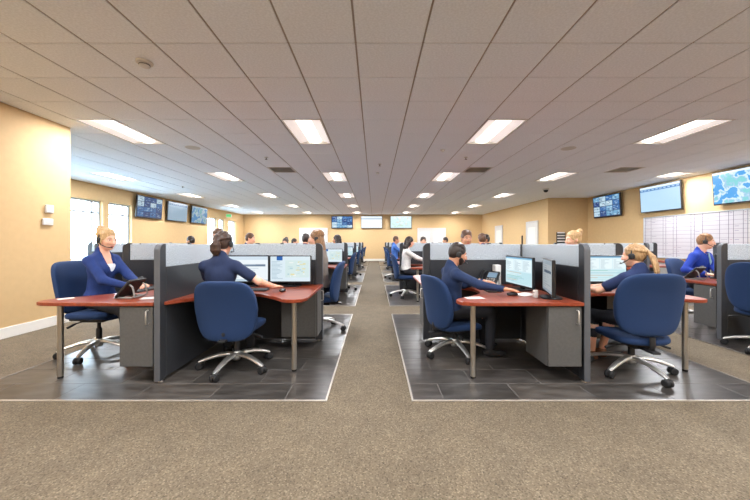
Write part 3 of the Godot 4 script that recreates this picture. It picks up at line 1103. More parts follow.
func cabinet(pod: Vector3, k: int, label: String) -> void:
	var o := thing("hanging_cabinet", label, "cabinet", quad_at(pod, k, 1.035, 0.15, 0.19), -PI / 2 * k, "gray cabinets hung under the desks")
	part(o, "body", shared("cab_body", func(): return box_mesh(Vector3(0.40, 0.533, 0.30), 0.003, Vector3(-0.01, 0.2685, 0))), M.laminate)
	var dr := part(o, "door", shared("cab_door", func(): return box_mesh(Vector3(0.018, 0.525, 0.292), 0.003, Vector3(0.201, 0.267, 0))), M.laminate)
	part(dr, "handle", shared("cab_handle", func():
		var b := MB.new()
		b.tube([Vector3(0.208, 0.50, -0.105), Vector3(0.236, 0.496, -0.105), Vector3(0.238, 0.44, -0.105), Vector3(0.236, 0.384, -0.105), Vector3(0.208, 0.38, -0.105)], 0.006, 8)
		return b.mesh()), M.chrome)

func chair(p: Vector3, turn: float, label: String, lift := 0.0, low := 0.0) -> void:
	var dn := Vector3(0, -low, 0)
	var o := thing("swivel_chair", label, "chair", p + Vector3(0, FL, 0), turn, "blue swivel chairs")
	var spin := fmod(absf(p.x * 7.3 + p.z * 3.1), 1.2)
	part(o, "hub", shared("ch_hub", func(): var b := MB.new(); b.lathe([Vector2(0.0005, 0.075), Vector2(0.035, 0.08), Vector2(0.042, 0.11), Vector2(0.04, 0.15), Vector2(0.03, 0.165)], 16); return b.mesh()), M.chrome)
	for k in 5:
		var r := Vector3(0, TAU * k / 5 + spin, 0)
		var lg := part(o, "base_leg", shared("ch_leg", func():
			var b := MB.new()
			b.tube([Vector3(0.02, 0.135, 0), Vector3(0.08, 0.14, 0), Vector3(0.17, 0.13, 0), Vector3(0.26, 0.106, 0), Vector3(0.335, 0.078, 0), Vector3(0.35, 0.07, 0)], [0.034, 0.033, 0.030, 0.027, 0.023, 0.016], 10, 0.65)
			return b.mesh()), M.chrome, Vector3.ZERO, r)
		part(lg, "caster", shared("ch_caster", func():
			var b := MB.new()
			var wh := MB.new()
			wh.lathe([Vector2(0.0005, -0.014), Vector2(0.026, -0.014), Vector2(0.034, -0.010), Vector2(0.034, 0.010), Vector2(0.026, 0.014), Vector2(0.0005, 0.014)], 16)
			for s in [-1, 1]:
				b.join(wh, Transform3D(Basis(Vector3.RIGHT, PI / 2), Vector3(0.343, 0.034, s * 0.019)))
			b.superell(Vector3(0.341, 0.046, 0), Vector3(0.028, 0.02, 0.014), 0.7, 0.7, 12, 8)
			return b.mesh()), M.rubber, Vector3.ZERO, Vector3(0, 0, 0))
	part(o, "gas_column", shared("ch_col", func(): var b := MB.new(); b.lathe([Vector2(0.028, 0.15), Vector2(0.028, 0.28), Vector2(0.018, 0.285), Vector2(0.018, 0.39)], 14); return b.mesh()), M.black)
	var mech := part(o, "mechanism", shared("ch_mech", func():
		var b := MB.new()
		b.box(Vector3(0, 0.385, 0.02), Vector3(0.17, 0.05, 0.26), 0.012)
		b.box(Vector3(0, 0.375, 0.20), Vector3(0.07, 0.02, 0.22), 0.006)
		return b.mesh()), M.black, dn)
	for s in [-1, 1]:
		part(mech, "lever", shared("ch_lever%d" % s, func():
			var b := MB.new()
			b.tube([Vector3(s * 0.06, 0.385, 0.06), Vector3(s * 0.20, 0.38, 0.07), Vector3(s * 0.23, 0.375, 0.075), Vector3(s * 0.29, 0.355, 0.08)], [0.006, 0.006, 0.013, 0.012], 8)
			return b.mesh()), M.black)
	part(o, "seat", shared("ch_seat", func():
		var b := MB.new()
		b.superell(Vector3(0, 0.445, -0.01), Vector3(0.25, 0.045, 0.245), 0.55, 0.55, 36, 14, Basis(), func(q: Vector3) -> Vector3:
			if q.z < -0.12: q.y -= (q.z + 0.12) * (q.z + 0.12) * 1.8
			q.y += q.x * q.x * 0.25
			return q)
		return b.mesh()), M.blue, dn)
	part(o, "back_bar", shared("ch_bar", func():
		var b := MB.new()
		b.tube([Vector3(0, 0.37, 0.16), Vector3(0, 0.368, 0.21), Vector3(0, 0.385, 0.25), Vector3(0, 0.43, 0.262), Vector3(0, 0.50, 0.255)], 0.026, 10, 0.5)
		return b.mesh()), M.black, dn)
	part(o, "backrest", shared("ch_back", func():
		var b := MB.new()
		b.superell(Vector3(0, 0.0, 0), Vector3(0.292, 0.285, 0.042), 0.5, 0.5, 36, 22, Basis(), func(q: Vector3) -> Vector3:
			var t := q.y / 0.285
			q.x *= 1.0 - 0.14 * clampf(-t - 0.1, 0, 1) - 0.09 * clampf(t - 0.2, 0, 1)
			q.z -= q.x * q.x * 0.6
			q.z += -0.03 * (1.0 - t * t) + 0.035 * t
			return q)
		return b.mesh()), M.blue, Vector3(0, 0.69 + lift - low, 0.285), Vector3(0.06, 0, 0))

func monitor(p: Vector3, turn: float, scr: StandardMaterial3D, label: String, w := 0.475) -> void:
	var o := thing("monitor", label, "monitor", p, turn, "flat desk monitors")
	var h := 0.297
	part(o, "base", shared("mo_base", func(): var b := MB.new(); b.prism(rrect(0.24, 0.18, 0.06), 0.0, 0.012, 0.003); return b.mesh()), M.bezel, Vector3(0, 0, -0.03))
	part(o, "neck", shared("mo_neck", func(): return box_mesh(Vector3(0.07, 0.2, 0.025), 0.006, Vector3(0, 0.11, -0.055))), M.bezel)
	var hs := part(o, "housing", shared("mo_case%f" % w, func():
		var b := MB.new()
		b.box(Vector3(0, 0.205, -0.015), Vector3(w + 0.024, h + 0.034, 0.03), 0.006)
		b.box(Vector3(0, 0.205, -0.037), Vector3(w * 0.7, h * 0.7, 0.02), 0.01)
		return b.mesh()), M.bezel)
	part(hs, "screen", shared("mo_scr%f" % w, func():
		var b := MB.new()
		b.face(Vector3(-w / 2, 0.209 - h / 2, 0.0008), Vector3(w / 2, 0.209 - h / 2, 0.0008), Vector3(w / 2, 0.209 + h / 2, 0.0008), Vector3(-w / 2, 0.209 + h / 2, 0.0008), Vector3.BACK)
		return b.mesh()), scr)

func keyboard(p: Vector3, turn: float, label: String) -> void:
	var o := thing("keyboard", label, "keyboard", p, turn, "black keyboards")
	part(o, "tray", shared("kb_tray", func(): var b := MB.new(); b.prism(rrect(0.44, 0.145, 0.015), 0.0, 0.014, 0.003); return b.mesh()), M.black)
	var ks := part(o, "keys", shared("kb_keys", func():
		var b := MB.new()
		for r in 5:
			for c in 18:
				b.box(Vector3(-0.204 + c * 0.024, 0.0165, -0.05 + r * 0.025), Vector3(0.020, 0.007, 0.021), 0)
		return b.mesh()), M.key)
	ks.set_meta("kind", "stuff")

func mouse(p: Vector3, turn: float, label: String) -> void:
	var o := thing("computer_mouse", label, "mouse", p, turn, "computer mice")
	part(o, "body", shared("ms_body", func(): var b := MB.new(); b.superell(Vector3(0, 0.014, 0), Vector3(0.03, 0.017, 0.054), 0.8, 0.8, 16, 10); return b.mesh()), M.black)
	part(o, "scroll_wheel", shared("ms_wheel", func(): var b := MB.new(); b.lathe([Vector2(0.0005, -0.003), Vector2(0.007, -0.003), Vector2(0.007, 0.003), Vector2(0.0005, 0.003)], 10, Transform3D(Basis(Vector3.BACK, PI / 2), Vector3(0, 0.027, -0.028))); return b.mesh()), M.gray_plastic)

# desk phone on a tilted stand, facing +z
func phone(p: Vector3, turn: float, label: String) -> void:
	var o := thing("desk_phone", label, "telephone", p, turn, "desk phones")
	var tilt := Basis(Vector3.RIGHT, 0.85)
	part(o, "stand", shared("ph_stand", func():
		var b := MB.new()
		for s in [-1, 1]:
			b.tube([Vector3(s * 0.085, 0.008, 0.085), Vector3(s * 0.085, 0.008, -0.08), Vector3(s * 0.085, 0.03, -0.105), Vector3(s * 0.085, 0.11, -0.085), Vector3(s * 0.085, 0.132, -0.055)], 0.008, 8)
		b.tube([Vector3(-0.085, 0.008, -0.08), Vector3(0.085, 0.008, -0.08)], 0.008, 8)
		return b.mesh()), M.gray_plastic)
	part(o, "body", shared("ph_body", func():
		var b := MB.new()
		b.prism(rrect(0.23, 0.215, 0.02), -0.022, 0.0, 0.005, Transform3D(tilt, Vector3(0, 0.099, 0.0)))
		return b.mesh()), M.black)
	part(o, "handset", shared("ph_set", func():
		var b := MB.new()
		b.box(Vector3(0, 0.022, 0), Vector3(0.04, 0.02, 0.15), 0.008)
		b.superell(Vector3(0, 0.012, -0.08), Vector3(0.027, 0.02, 0.028), 0.7, 0.7, 14, 8)
		b.superell(Vector3(0, 0.012, 0.08), Vector3(0.027, 0.02, 0.028), 0.7, 0.7, 14, 8)
		var o2 := MB.new()
		o2.join(b, Transform3D(tilt, Vector3(0, 0.099, 0.0) + tilt * Vector3(-0.075, 0.0, 0)))
		return o2.mesh()), M.black)
	part(o, "screen", shared("ph_scr", func():
		var b := MB.new()
		var q := Vector3(0, 0.099, 0)
		b.face(q + tilt * Vector3(-0.02, 0.0015, -0.01), q + tilt * Vector3(0.095, 0.0015, -0.01), q + tilt * Vector3(0.095, 0.0015, -0.085), q + tilt * Vector3(-0.02, 0.0015, -0.085), tilt * Vector3.UP)
		return b.mesh()), screen_mat("table", 3, 0.35))
	var kp := part(o, "keypad", shared("ph_keys", func():
		var b := MB.new()
		for r in 4:
			for c in 4:
				b.box(Vector3(0, 0.099, 0) + tilt * Vector3(-0.008 + c * 0.029, 0.003, 0.012 + r * 0.022), Vector3(0.02, 0.005, 0.014), 0, tilt)
		return b.mesh()), M.gray_plastic)
	kp.set_meta("kind", "stuff")

func sheet(p: Vector3, turn: float, label: String, w := 0.21, l := 0.28) -> void:
	var o := thing("paper_sheet", label, "paper", p, turn, "papers on the desks")
	part(o, "page", shared("paper%f" % w, func(): return box_mesh(Vector3(w, 0.0016, l), 0, Vector3(0, 0.0008, 0))), M.paper)

# wall screen: centre of its back, turned about y so that it faces +z, tilted a little down
func wall_tv(p: Vector3, turn: float, kind: String, seed_: int, label: String, e := 1.0) -> void:
	var o := thing("wall_tv", label, "television", p, turn, "television screens on the walls")
	var w := 1.36; var h := 0.765
	var tl := Vector3(0.06, 0, 0)
	part(o, "mount", shared("tv_mount", func(): return box_mesh(Vector3(0.4, 0.3, 0.08), 0.005, Vector3(0, 0, 0.035))), M.black)
	var hs := part(o, "housing", shared("tv_case", func(): return box_mesh(Vector3(w + 0.05, h + 0.055, 0.05), 0.008)), M.bezel, Vector3(0, 0, 0.105), tl)
	part(hs, "screen", shared("tv_scr", func():
		var b := MB.new()
		var y := 0.006
		b.face(Vector3(-w / 2, y - h / 2, 0.0262), Vector3(w / 2, y - h / 2, 0.0262), Vector3(w / 2, y + h / 2, 0.0262), Vector3(-w / 2, y + h / 2, 0.0262), Vector3.BACK)
		return b.mesh()), screen_mat(kind, seed_, e))

# door built in its own plane facing +z, base at the origin
func door(n: int, p: Vector3, turn: float, leaves: int, w: float, h: float) -> void:
	var o := struct("door_%d" % n, null, null, p)
	o.rotation.y = turn
	var fr := MB.new()
	for s in [-1, 1]:
		fr.box(Vector3(s * (w / 2 + 0.03), h / 2 + 0.03, 0.01), Vector3(0.06, h + 0.06, 0.05), 0.004)
	fr.box(Vector3(0, h + 0.03, 0.01), Vector3(w, 0.06, 0.05), 0.004)
	part(o, "frame", fr.mesh(), M.white)
	for k in leaves:
		var lw := w / leaves
		var x := -w / 2 + lw * (k + 0.5)
		var lf := part(o, "leaf", box_mesh(Vector3(lw - 0.008, h - 0.012, 0.03), 0.003, Vector3(0, h / 2, 0)), M.white, Vector3(x, 0, 0.004))
		for q in [[0.28, 0.5], [0.72, 0.36]]:
			part(lf, "panel", box_mesh(Vector3(lw * 0.66, h * q[1], 0.012), 0.005, Vector3(0, h * q[0], 0.016)), M.baseboard)
		var hd := MB.new()
		var sx := (lw / 2 - 0.07) * (1 if (k == 0) else -1)
		hd.tube([Vector3(sx, 1.0, 0.015), Vector3(sx, 1.0, 0.06), Vector3(sx - signf(sx) * 0.10, 1.0, 0.065)], 0.01, 8)
		part(lf, "handle", hd.mesh(), M.brushed)

func wall_things() -> void:
	var side := PI / 2
	wall_tv(at(LEFT + 0.01, 2.55, 12.35), side, "cameras", 1, "wall screen of small camera pictures, first of three beside the left windows", 0.45)
	wall_tv(at(LEFT + 0.01, 2.55, 14.1), side, "table", 2, "wall screen with plain blue table, middle of three on left wall", 0.36)
	wall_tv(at(LEFT + 0.01, 2.55, 15.85), side, "radar", 3, "wall screen with pale blue map, last of three on left wall", 0.36)
	wall_tv(at(-2.13, 2.55, BACK - 0.01), 0, "cameras", 4, "back wall screen of many small camera pictures", 0.65)
	wall_tv(at(-0.19, 2.55, BACK - 0.01), 0, "sheet", 5, "back wall screen with white sheet, middle of three", 0.72)
	wall_tv(at(1.74, 2.55, BACK - 0.01), 0, "map", 6, "back wall screen with pale green map, nearest the right door", 0.72)
	wall_tv(at(RIGHT - 0.01, 2.58, 12.05), -side, "cameras", 7, "wall screen of camera pictures beside the corner, right wall", 0.61)
	wall_tv(at(RIGHT - 0.01, 2.58, 9.8), -side, "table", 8, "wall screen with light blue table above schedule board", 0.72)
	wall_tv(at(RIGHT - 0.01, 2.58, 7.55), -side, "radar", 9, "wall screen with weather map at the picture's right edge", 0.72)
	# schedule board
	var b := thing("schedule_board", "large white wall schedule board ruled into a grid, right wall", "board", at(RIGHT, 1.41, 7.6))
	var bm := mat(Color.WHITE, 0.35)
	bm.albedo_texture = board_tex()
	var f := MB.new()
	f.face(Vector3(-0.021, -0.6, -2.88), Vector3(-0.021, -0.6, 2.88), Vector3(-0.021, 0.6, 2.88), Vector3(-0.021, 0.6, -2.88), Vector3.LEFT)
	part(b, "backing", box_mesh(Vector3(0.02, 1.2, 5.76), 0.002, Vector3(-0.010, 0, 0)), M.white)
	part(b, "ruled_sheet", f.mesh(), bm)
	for s in [-1, 1]:
		part(b, "frame_rail", box_mesh(Vector3(0.035, 0.025, 5.8), 0.004, Vector3(-0.018, s * 0.61, 0)), M.alum)
		part(b, "frame_stile", box_mesh(Vector3(0.035, 1.2, 0.025), 0.004, Vector3(-0.018, 0, s * 2.89)), M.alum)
	part(b, "pen_tray", box_mesh(Vector3(0.09, 0.02, 5.7), 0.004, Vector3(-0.05, -0.625, 0)), M.alum)
	# long counter under the board
	var ct := thing("wall_counter", "low gray counter with wooden top under the schedule board", "counter", at(RIGHT - 0.25, 0, 8.0))
	part(ct, "body", box_mesh(Vector3(0.44, 0.66, 5.2), 0.004, Vector3(0, 0.33, 0)), M.gray_plastic)
	part(ct, "top", box_mesh(Vector3(0.48, 0.04, 5.26), 0.005, Vector3(-0.01, 0.68, 0)), M.cherry)
	# thermostat and box on the near left wall
	var th := thing("thermostat", "white thermostat with gray display on left wall", "thermostat", at(NEAR_LEFT, 1.545, 4.76))
	part(th, "case", box_mesh(Vector3(0.03, 0.10, 0.155), 0.010, Vector3(0.015, 0, 0)), M.white)
	part(th, "display", box_mesh(Vector3(0.004, 0.05, 0.08), 0.001, Vector3(0.031, 0.008, -0.01)), M.vent)
	var sb := thing("sensor_box", "small white sensor box above the thermostat", "sensor", at(NEAR_LEFT, 1.735, 4.78))
	part(sb, "case", box_mesh(Vector3(0.035, 0.12, 0.115), 0.008, Vector3(0.0175, 0, 0)), M.white)
	part(sb, "button", box_mesh(Vector3(0.004, 0.012, 0.03), 0.001, Vector3(0.036, 0.012, 0)), M.vent)
	# doors
	door(1, at(-4.03, 0, BACK - 0.02), 0, 2, 1.75, 2.12)
	door(2, at(3.77, 0, BACK - 0.02), 0, 2, 1.75, 2.12)
	door(3, at(7.08, 0, 18.5), -side, 1, 0.95, 2.12)
	door(4, at(7.08, 0, 14.6), -side, 1, 0.95, 2.12)
	# black file holder on the wall beside the corner
	var fh := thing("wall_file_holder", "black wall file holder with white papers beside the corner", "file holder", at(7.62, 1.42, 13.3))
	part(fh, "back_plate", box_mesh(Vector3(0.36, 0.46, 0.012), 0.003, Vector3(0, 0, 0.008)), M.black)
	for k in 4:
		part(fh, "pocket", box_mesh(Vector3(0.34, 0.055, 0.06), 0.004, Vector3(0, -0.19 + k * 0.115, 0.035)), M.black)
		part(fh, "file_paper", box_mesh(Vector3(0.30, 0.07, 0.02), 0.002, Vector3(0, -0.145 + k * 0.115, 0.025)), M.paper)
	var ex := thing("fire_extinguisher_bracket", "slim dark bracket on the right wall between the doors", "bracket", at(7.1, 1.35, 15.6))
	part(ex, "plate", box_mesh(Vector3(0.03, 0.42, 0.10), 0.004, Vector3(-0.016, 0, 0)), M.black)
	part(ex, "clip", box_mesh(Vector3(0.05, 0.03, 0.12), 0.004, Vector3(-0.03, 0.1, 0)), M.vent_dark)
	# exit sign on the left wall
	var es := thing("exit_sign", "small lit green sign box over the far left windows", "sign", at(LEFT, 2.78, 18.9))
	part(es, "case", box_mesh(Vector3(0.32, 0.19, 0.05), 0.006, Vector3(0.19, 0, 0)), M.white)
	part(es, "lit_face", box_mesh(Vector3(0.28, 0.15, 0.006), 0.001, Vector3(0.19, 0, 0.026)), M.exit)

# ------------------------------------------------------------------ people
# A seated person faces -z; the node stands on the floor under the hips. Joints in metres, then scaled by "size".
func ik(a: Vector3, b: Vector3, l1: float, l2: float, hint: Vector3) -> Vector3:
	var d := b - a
	var len := clampf(d.length(), 0.02, (l1 + l2) * 0.995)
	var dir := d.normalized()
	var x := (l1 * l1 - l2 * l2 + len * len) / (2.0 * len)
	var h := sqrt(maxf(l1 * l1 - x * x, 0.0))
	var side := (hint - dir * hint.dot(dir)).normalized()
	return a + dir * x + side * h

func hand_prims(F: Field, wrist: Vector3, fwd: Vector3, lat: Vector3, up: Vector3, s: float, curl: float) -> void:
	# lat points from the little finger to the index finger
	var kn := []
	for i in 4:
		var o: float = [0.030, 0.010, -0.011, -0.030][i]
		var l: float = [0.082, 0.086, 0.082, 0.074][i]
		var k := wrist + (fwd * l + lat * o + up * 0.004) * s
		kn.append(k)
		F.cap(wrist + lat * o * 0.55 * s, k, 0.016 * s, 0.0115 * s, 0.014)
	for i in 4:
		var L: float = [0.068, 0.076, 0.070, 0.054][i] * s
		var spread: Vector3 = lat * [0.10, 0.02, -0.05, -0.14][i]
		var d1 := (fwd + spread - up * curl * 0.35).normalized()
		var d2 := (fwd + spread - up * curl * 1.0).normalized()
		var d3 := (fwd + spread - up * curl * 1.8).normalized()
		var p1: Vector3 = kn[i] + d1 * L * 0.45
		var p2 := p1 + d2 * L * 0.32
		var p3 := p2 + d3 * L * 0.23
		F.chain([kn[i], p1, p2, p3], [0.0105 * s, 0.0092 * s, 0.0085 * s, 0.0075 * s], 0.005)
	var t0 := wrist + (fwd * 0.018 + lat * 0.020) * s
	var t1 := wrist + (fwd * 0.048 + lat * 0.050 - up * 0.010) * s
	var t2 := t1 + (fwd * 0.030 + lat * 0.012 - up * 0.008) * s
	var t3 := t2 + (fwd * 0.024 - lat * 0.002 - up * 0.006) * s
	F.chain([t0, t1, t2, t3], [0.016 * s, 0.0125 * s, 0.0105 * s, 0.0085 * s], 0.008)

func person(at_: Vector3, turn: float, q: Dictionary, label: String, group := "") -> void:
	var o := thing("person", label, "person", at_ + Vector3(0, FL, 0), turn, group)
	var ckey: String = q.get("key", "")
	var made: Dictionary
	if ckey != "" and cache.has("body_" + ckey):
		made = cache["body_" + ckey]
	else:
		made = person_meshes(q)
		if ckey != "": cache["body_" + ckey] = made
	part(o, "body", made.body, skin(q.skin))
	part(o, "shirt", made.shirt, cloth(q.shirt))
	part(o, "trousers", made.trousers, cloth(q.get("pants", rgb8(28, 29, 36))))
	for me in made.shoes:
		part(o, "shoe", me, cloth(q.get("shoes", rgb8(24, 22, 22))))
	part(o, "hair", made.hair[q.hair], hair_mat(q.hair_a, q.hair_b))
	if made.has("beard"):
		part(o, "beard", made.beard, hair_mat(q.hair_a, q.hair_b))
	if made.has("under"):
		part(o, "undershirt", made.under, cloth(q.under))
	if made.has("tie"):
		part(o, "necktie", made.tie, cloth(q.tie))
		part(o, "collar", made.collar, cloth(q.shirt))
	for me in made.eyes: part(o, "eye", me, M.eye_white)
	for me in made.irises: part(o, "iris", me, M.iris)
	for me in made.brows: part(o, "eyebrow", me, hair_mat(q.hair_a.darkened(0.25), q.hair_b.darkened(0.25)))
	part(o, "lips", made.lips, M.lips)
	if q.get("headset", true):
		var hs := thing("headset", "black headset worn by %s" % q.who, "headset", at_ + Vector3(0, FL, 0), turn, "telephone headsets")
		part(hs, "headband", made.band, M.headset)
		for me in made.cups: part(hs, "ear_cup", me, M.headset)
		part(hs, "microphone_boom", made.boom, M.headset)

func person_meshes(q: Dictionary) -> Dictionary:
	var s: float = q.get("size", 1.0)
	var fem: bool = q.get("fem", false)
	var coarse: bool = q.get("coarse", false)
	var seat: float = q.get("seat", 0.518)
	var lean: float = q.get("lean", 0.08)
	var U := Vector3(0, cos(lean), -sin(lean))          # along the spine
	var Fw := Vector3(0, -sin(lean), -cos(lean))        # out of the chest
	var hip := Vector3(0, seat + 0.095 * s, 0)
	var waist := hip + U * 0.17 * s
	var chest := hip + U * 0.36 * s
	var nb := hip + U * 0.52 * s - Fw * 0.01
	var shw: float = (0.158 if fem else 0.182) * s
	var sh := [nb + Vector3(-shw, -0.072 * s, 0), nb + Vector3(shw, -0.072 * s, 0)]
	var nod: float = q.get("nod", 0.1)
	var yaw: float = q.get("yaw", 0.0)
	var HB := Basis(Vector3.UP, yaw) * Basis(Vector3.RIGHT, -nod)
	var crane: float = q.get("crane", 0.03)
	var nt := nb + Vector3(0, 0.085 * s, -crane * s)
	var hc := nt + HB * Vector3(0, 0.078, -0.028) * s   # centre of the head
	var hs: float = s * q.get("head", 1.0)
	var hands: Array = [q.hand_l, q.hand_r]
	var l1 := 0.285 * s; var l2 := 0.25 * s
	var el := []
	var wr := []
	for i in 2:
		var sg := -1.0 if i == 0 else 1.0
		var w: Vector3 = hands[i]
		var dd: Vector3 = w - sh[i]
		if dd.length() > (l1 + l2) * 0.985:
			w = sh[i] + dd.normalized() * (l1 + l2) * 0.985
		wr.append(w)
		el.append(ik(sh[i], w, l1, l2, Vector3(sg * q.get("elbow", 0.8), -0.8, 0.35)))
	var hj := [hip + Vector3(-0.085 * s, -0.01, -0.02), hip + Vector3(0.085 * s, -0.01, -0.02)]
	var feet: Array = q.get("feet", [Vector3(-0.12, 0.09, -0.44), Vector3(0.12, 0.09, -0.40)])
	var kn := []
	for i in 2:
		kn.append(ik(hj[i], feet[i], 0.42 * s, 0.43 * s, Vector3((-0.15 if i == 0 else 0.15), 1.0, -1.0)))
	var out := {}
	# --- body (skin)
	var cb := 0.02 if coarse else 0.013
	var B := Field.new(cb)
	B.ell(hip, Vector3(0.155, 0.10, 0.115) * s, Basis(), 0.05)
	B.ell(waist, Vector3(0.118 if fem else 0.135, 0.12, 0.092) * s, Basis(), 0.06)
	B.ell(chest, Vector3(0.14 if fem else 0.162, 0.15, 0.10) * s, Basis(Vector3.RIGHT, -lean), 0.06)
	for i in 2: B.cap(nb - U * 0.01, sh[i], 0.05 * s, 0.046 * s, 0.04)
	B.cap(nb - U * 0.03, nt + Vector3(0, 0.02, 0), (0.054 if fem else 0.062) * s, (0.048 if fem else 0.056) * s, 0.03)
	for i in 2:
		B.cap(sh[i], el[i], (0.046 if fem else 0.052) * s, 0.038 * s, 0.03)
		B.cap(el[i], wr[i], 0.038 * s, 0.026 * s, 0.02)
		B.cap(hj[i], kn[i], 0.078 * s, 0.056 * s, 0.04)
		var calf: Vector3 = kn[i].lerp(feet[i], 0.3)
		B.chain([kn[i], calf, feet[i]], [0.054 * s, 0.052 * s, 0.036 * s], 0.03)
	var bm := B.build()
	# hands
	for i in 2:
		var H := Field.new(0.0065 if coarse else 0.0036)
		var fd: Vector3 = (wr[i] - el[i])
		fd = (Vector3(fd.x, 0, fd.z).normalized() + Vector3(0, q.get("droop", -0.12), 0)).normalized()
		var tw: Vector3 = q.get("aim_l" if i == 0 else "aim_r", Vector3.ZERO)
		if tw != Vector3.ZERO: fd = tw.normalized()
		var lat := fd.cross(Vector3.UP).normalized() * (1.0 if i == 0 else -1.0)
		var up := (lat.cross(fd) * (1.0 if i == 0 else -1.0)).normalized()
		if up.y < 0: up = -up
		H.cap(wr[i] - fd * 0.05 * s, wr[i] + fd * 0.01, 0.025 * s, 0.023 * s, 0.012)
		hand_prims(H, wr[i], fd, lat, up, s * (0.93 if fem else 1.02), q.get("curl", 0.3))
		bm.join(H.build())
	# head
	var G := Field.new(0.008 if coarse else 0.0045)
	var hp := func(v: Vector3) -> Vector3: return hc + HB * (v * hs)
	G.ell(hp.call(Vector3(0, 0.030, 0.014)), Vector3(0.072, 0.086, 0.092) * hs, HB, 0.02)
	G.ell(hp.call(Vector3(0, -0.028, -0.024)), Vector3(0.057 if fem else 0.061, 0.080, 0.064) * hs, HB, 0.03)
	G.ell(hp.call(Vector3(0, -0.086, -0.048)), Vector3(0.026 if fem else 0.033, 0.020, 0.026) * hs, HB, 0.03)
	G.cap(hp.call(Vector3(-0.03, 0.030, -0.066)), hp.call(Vector3(0.03, 0.030, -0.066)), 0.013 * hs, 0.013 * hs, 0.02)
	for sg in [-1.0, 1.0]:
		G.ell(hp.call(Vector3(sg * 0.030, 0.012, -0.086)), Vector3(0.016, 0.010, 0.012) * hs, HB, 0.012, 1)
		G.ell(hp.call(Vector3(sg * 0.034, -0.020, -0.068)), Vector3(0.020, 0.018, 0.016) * hs, HB, 0.02)
		G.ell(hp.call(Vector3(sg * 0.074, 0.0, 0.012)), Vector3(0.010, 0.030, 0.019) * hs, HB * Basis(Vector3.UP, sg * 0.3), 0.008)
		G.ell(hp.call(Vector3(sg * 0.013, -0.026, -0.092)), Vector3(0.009, 0.007, 0.009) * hs, HB, 0.008)
	G.chain([hp.call(Vector3(0, 0.022, -0.082)), hp.call(Vector3(0, -0.006, -0.096)), hp.call(Vector3(0, -0.025, -0.106))], [0.009 * hs, 0.010 * hs, 0.0105 * hs], 0.014)
	G.ell(hp.call(Vector3(0, -0.052, -0.086)), Vector3(0.022, 0.006, 0.010) * hs, HB, 0.008)
	G.ell(hp.call(Vector3(0, -0.063, -0.084)), Vector3(0.018, 0.007, 0.010) * hs, HB, 0.008)
	G.cap(nb, nt + HB * Vector3(0, 0.03, 0.0) * s, (0.054 if fem else 0.061) * s, (0.047 if fem else 0.056) * s, 0.03)
	bm.join(G.build())
	out.body = bm.mesh()
	# face details
	out.eyes = []; out.irises = []; out.brows = []
	for sg in [-1.0, 1.0]:
		var e := MB.new()
		e.superell(hp.call(Vector3(sg * 0.030, 0.0115, -0.0775)), Vector3(0.0120, 0.0058, 0.009) * hs, 1, 1, 12, 8, HB)
		out.eyes.append(e.mesh())
		var r := MB.new()
		r.superell(hp.call(Vector3(sg * 0.030, 0.0118, -0.0838)), Vector3(0.0058, 0.0056, 0.0036) * hs, 1, 1, 10, 6, HB)
		out.irises.append(r.mesh())
		var w := MB.new()
		w.tube([hp.call(Vector3(sg * 0.014, 0.034, -0.0845)), hp.call(Vector3(sg * 0.030, 0.039, -0.083)), hp.call(Vector3(sg * 0.047, 0.033, -0.071))], [0.003 * hs, 0.004 * hs, 0.0022 * hs], 7)
		out.brows.append(w.mesh())
	var lp := MB.new()
	lp.superell(hp.call(Vector3(0, -0.053, -0.0905)), Vector3(0.021, 0.0052, 0.0075) * hs, 1, 1, 14, 8, HB)
	lp.superell(hp.call(Vector3(0, -0.062, -0.0885)), Vector3(0.018, 0.0062, 0.0075) * hs, 1, 1, 14, 8, HB)
	out.lips = lp.mesh()
	# --- shirt
	var c2 := 0.02 if coarse else 0.0095
	var S := Field.new(c2)
	var g := 0.016 * s
	var gv := Vector3(g, g, g)
	S.ell(hip + U * 0.03 * s, Vector3(0.155, 0.09, 0.118) * s + gv, Basis(), 0.05)
	S.ell(waist, Vector3(0.122 if fem else 0.14, 0.12, 0.096) * s + gv, Basis(), 0.06)
	S.ell(chest, Vector3(0.14 if fem else 0.164, 0.15, 0.10) * s + gv, Basis(Vector3.RIGHT, -lean), 0.06)
	if fem:
		for sg in [-1.0, 1.0]:
			S.ell(chest + Fw * 0.075 * s + Vector3(sg * 0.065 * s, -0.005, 0), Vector3(0.068, 0.07, 0.062) * s, Basis(), 0.04)
	for i in 2: S.cap(nb - U * 0.012, sh[i], 0.052 * s + g * 0.4, 0.046 * s + g * 0.6, 0.045)
	var slv: float = q.get("sleeve", 1.0)               # 1 long, 0.35 short
	for i in 2:
		if slv > 0.9:
			S.cap(sh[i], el[i], (0.046 if fem else 0.052) * s + g * 0.6, 0.041 * s + g * 0.5, 0.03)
			var cuff: Vector3 = el[i].lerp(wr[i], 0.94)
			S.cap(el[i], cuff, 0.041 * s + g * 0.5, 0.030 * s + g * 0.3, 0.02)
		else:
			var end: Vector3 = sh[i].lerp(el[i], slv * 1.9)
			S.cap(sh[i], end, (0.046 if fem else 0.052) * s + g * 0.6, 0.048 * s + g * 0.6, 0.03)
	S.cap(nb - U * 0.03 - Fw * 0.005, nb + U * 0.035, 0.074 * s, 0.066 * s, 0.03)
	S.cap(nb + U * 0.045 - U * 0.07 + Fw * 0.03, nb + U * 0.14 + Fw * 0.06, 0.050 * s, 0.075 * s, 0.014, 1)
	if q.get("vneck", 0.0) > 0.0:
		var dep: float = q.vneck
		S.chain([nb + Fw * 0.09 * s, nb - U * dep * 0.5 + Fw * 0.135 * s, nb - U * dep + Fw * 0.15 * s], [0.062 * s, 0.050 * s, 0.014 * s], 0.012, 1)
	out.shirt = S.build().mesh()
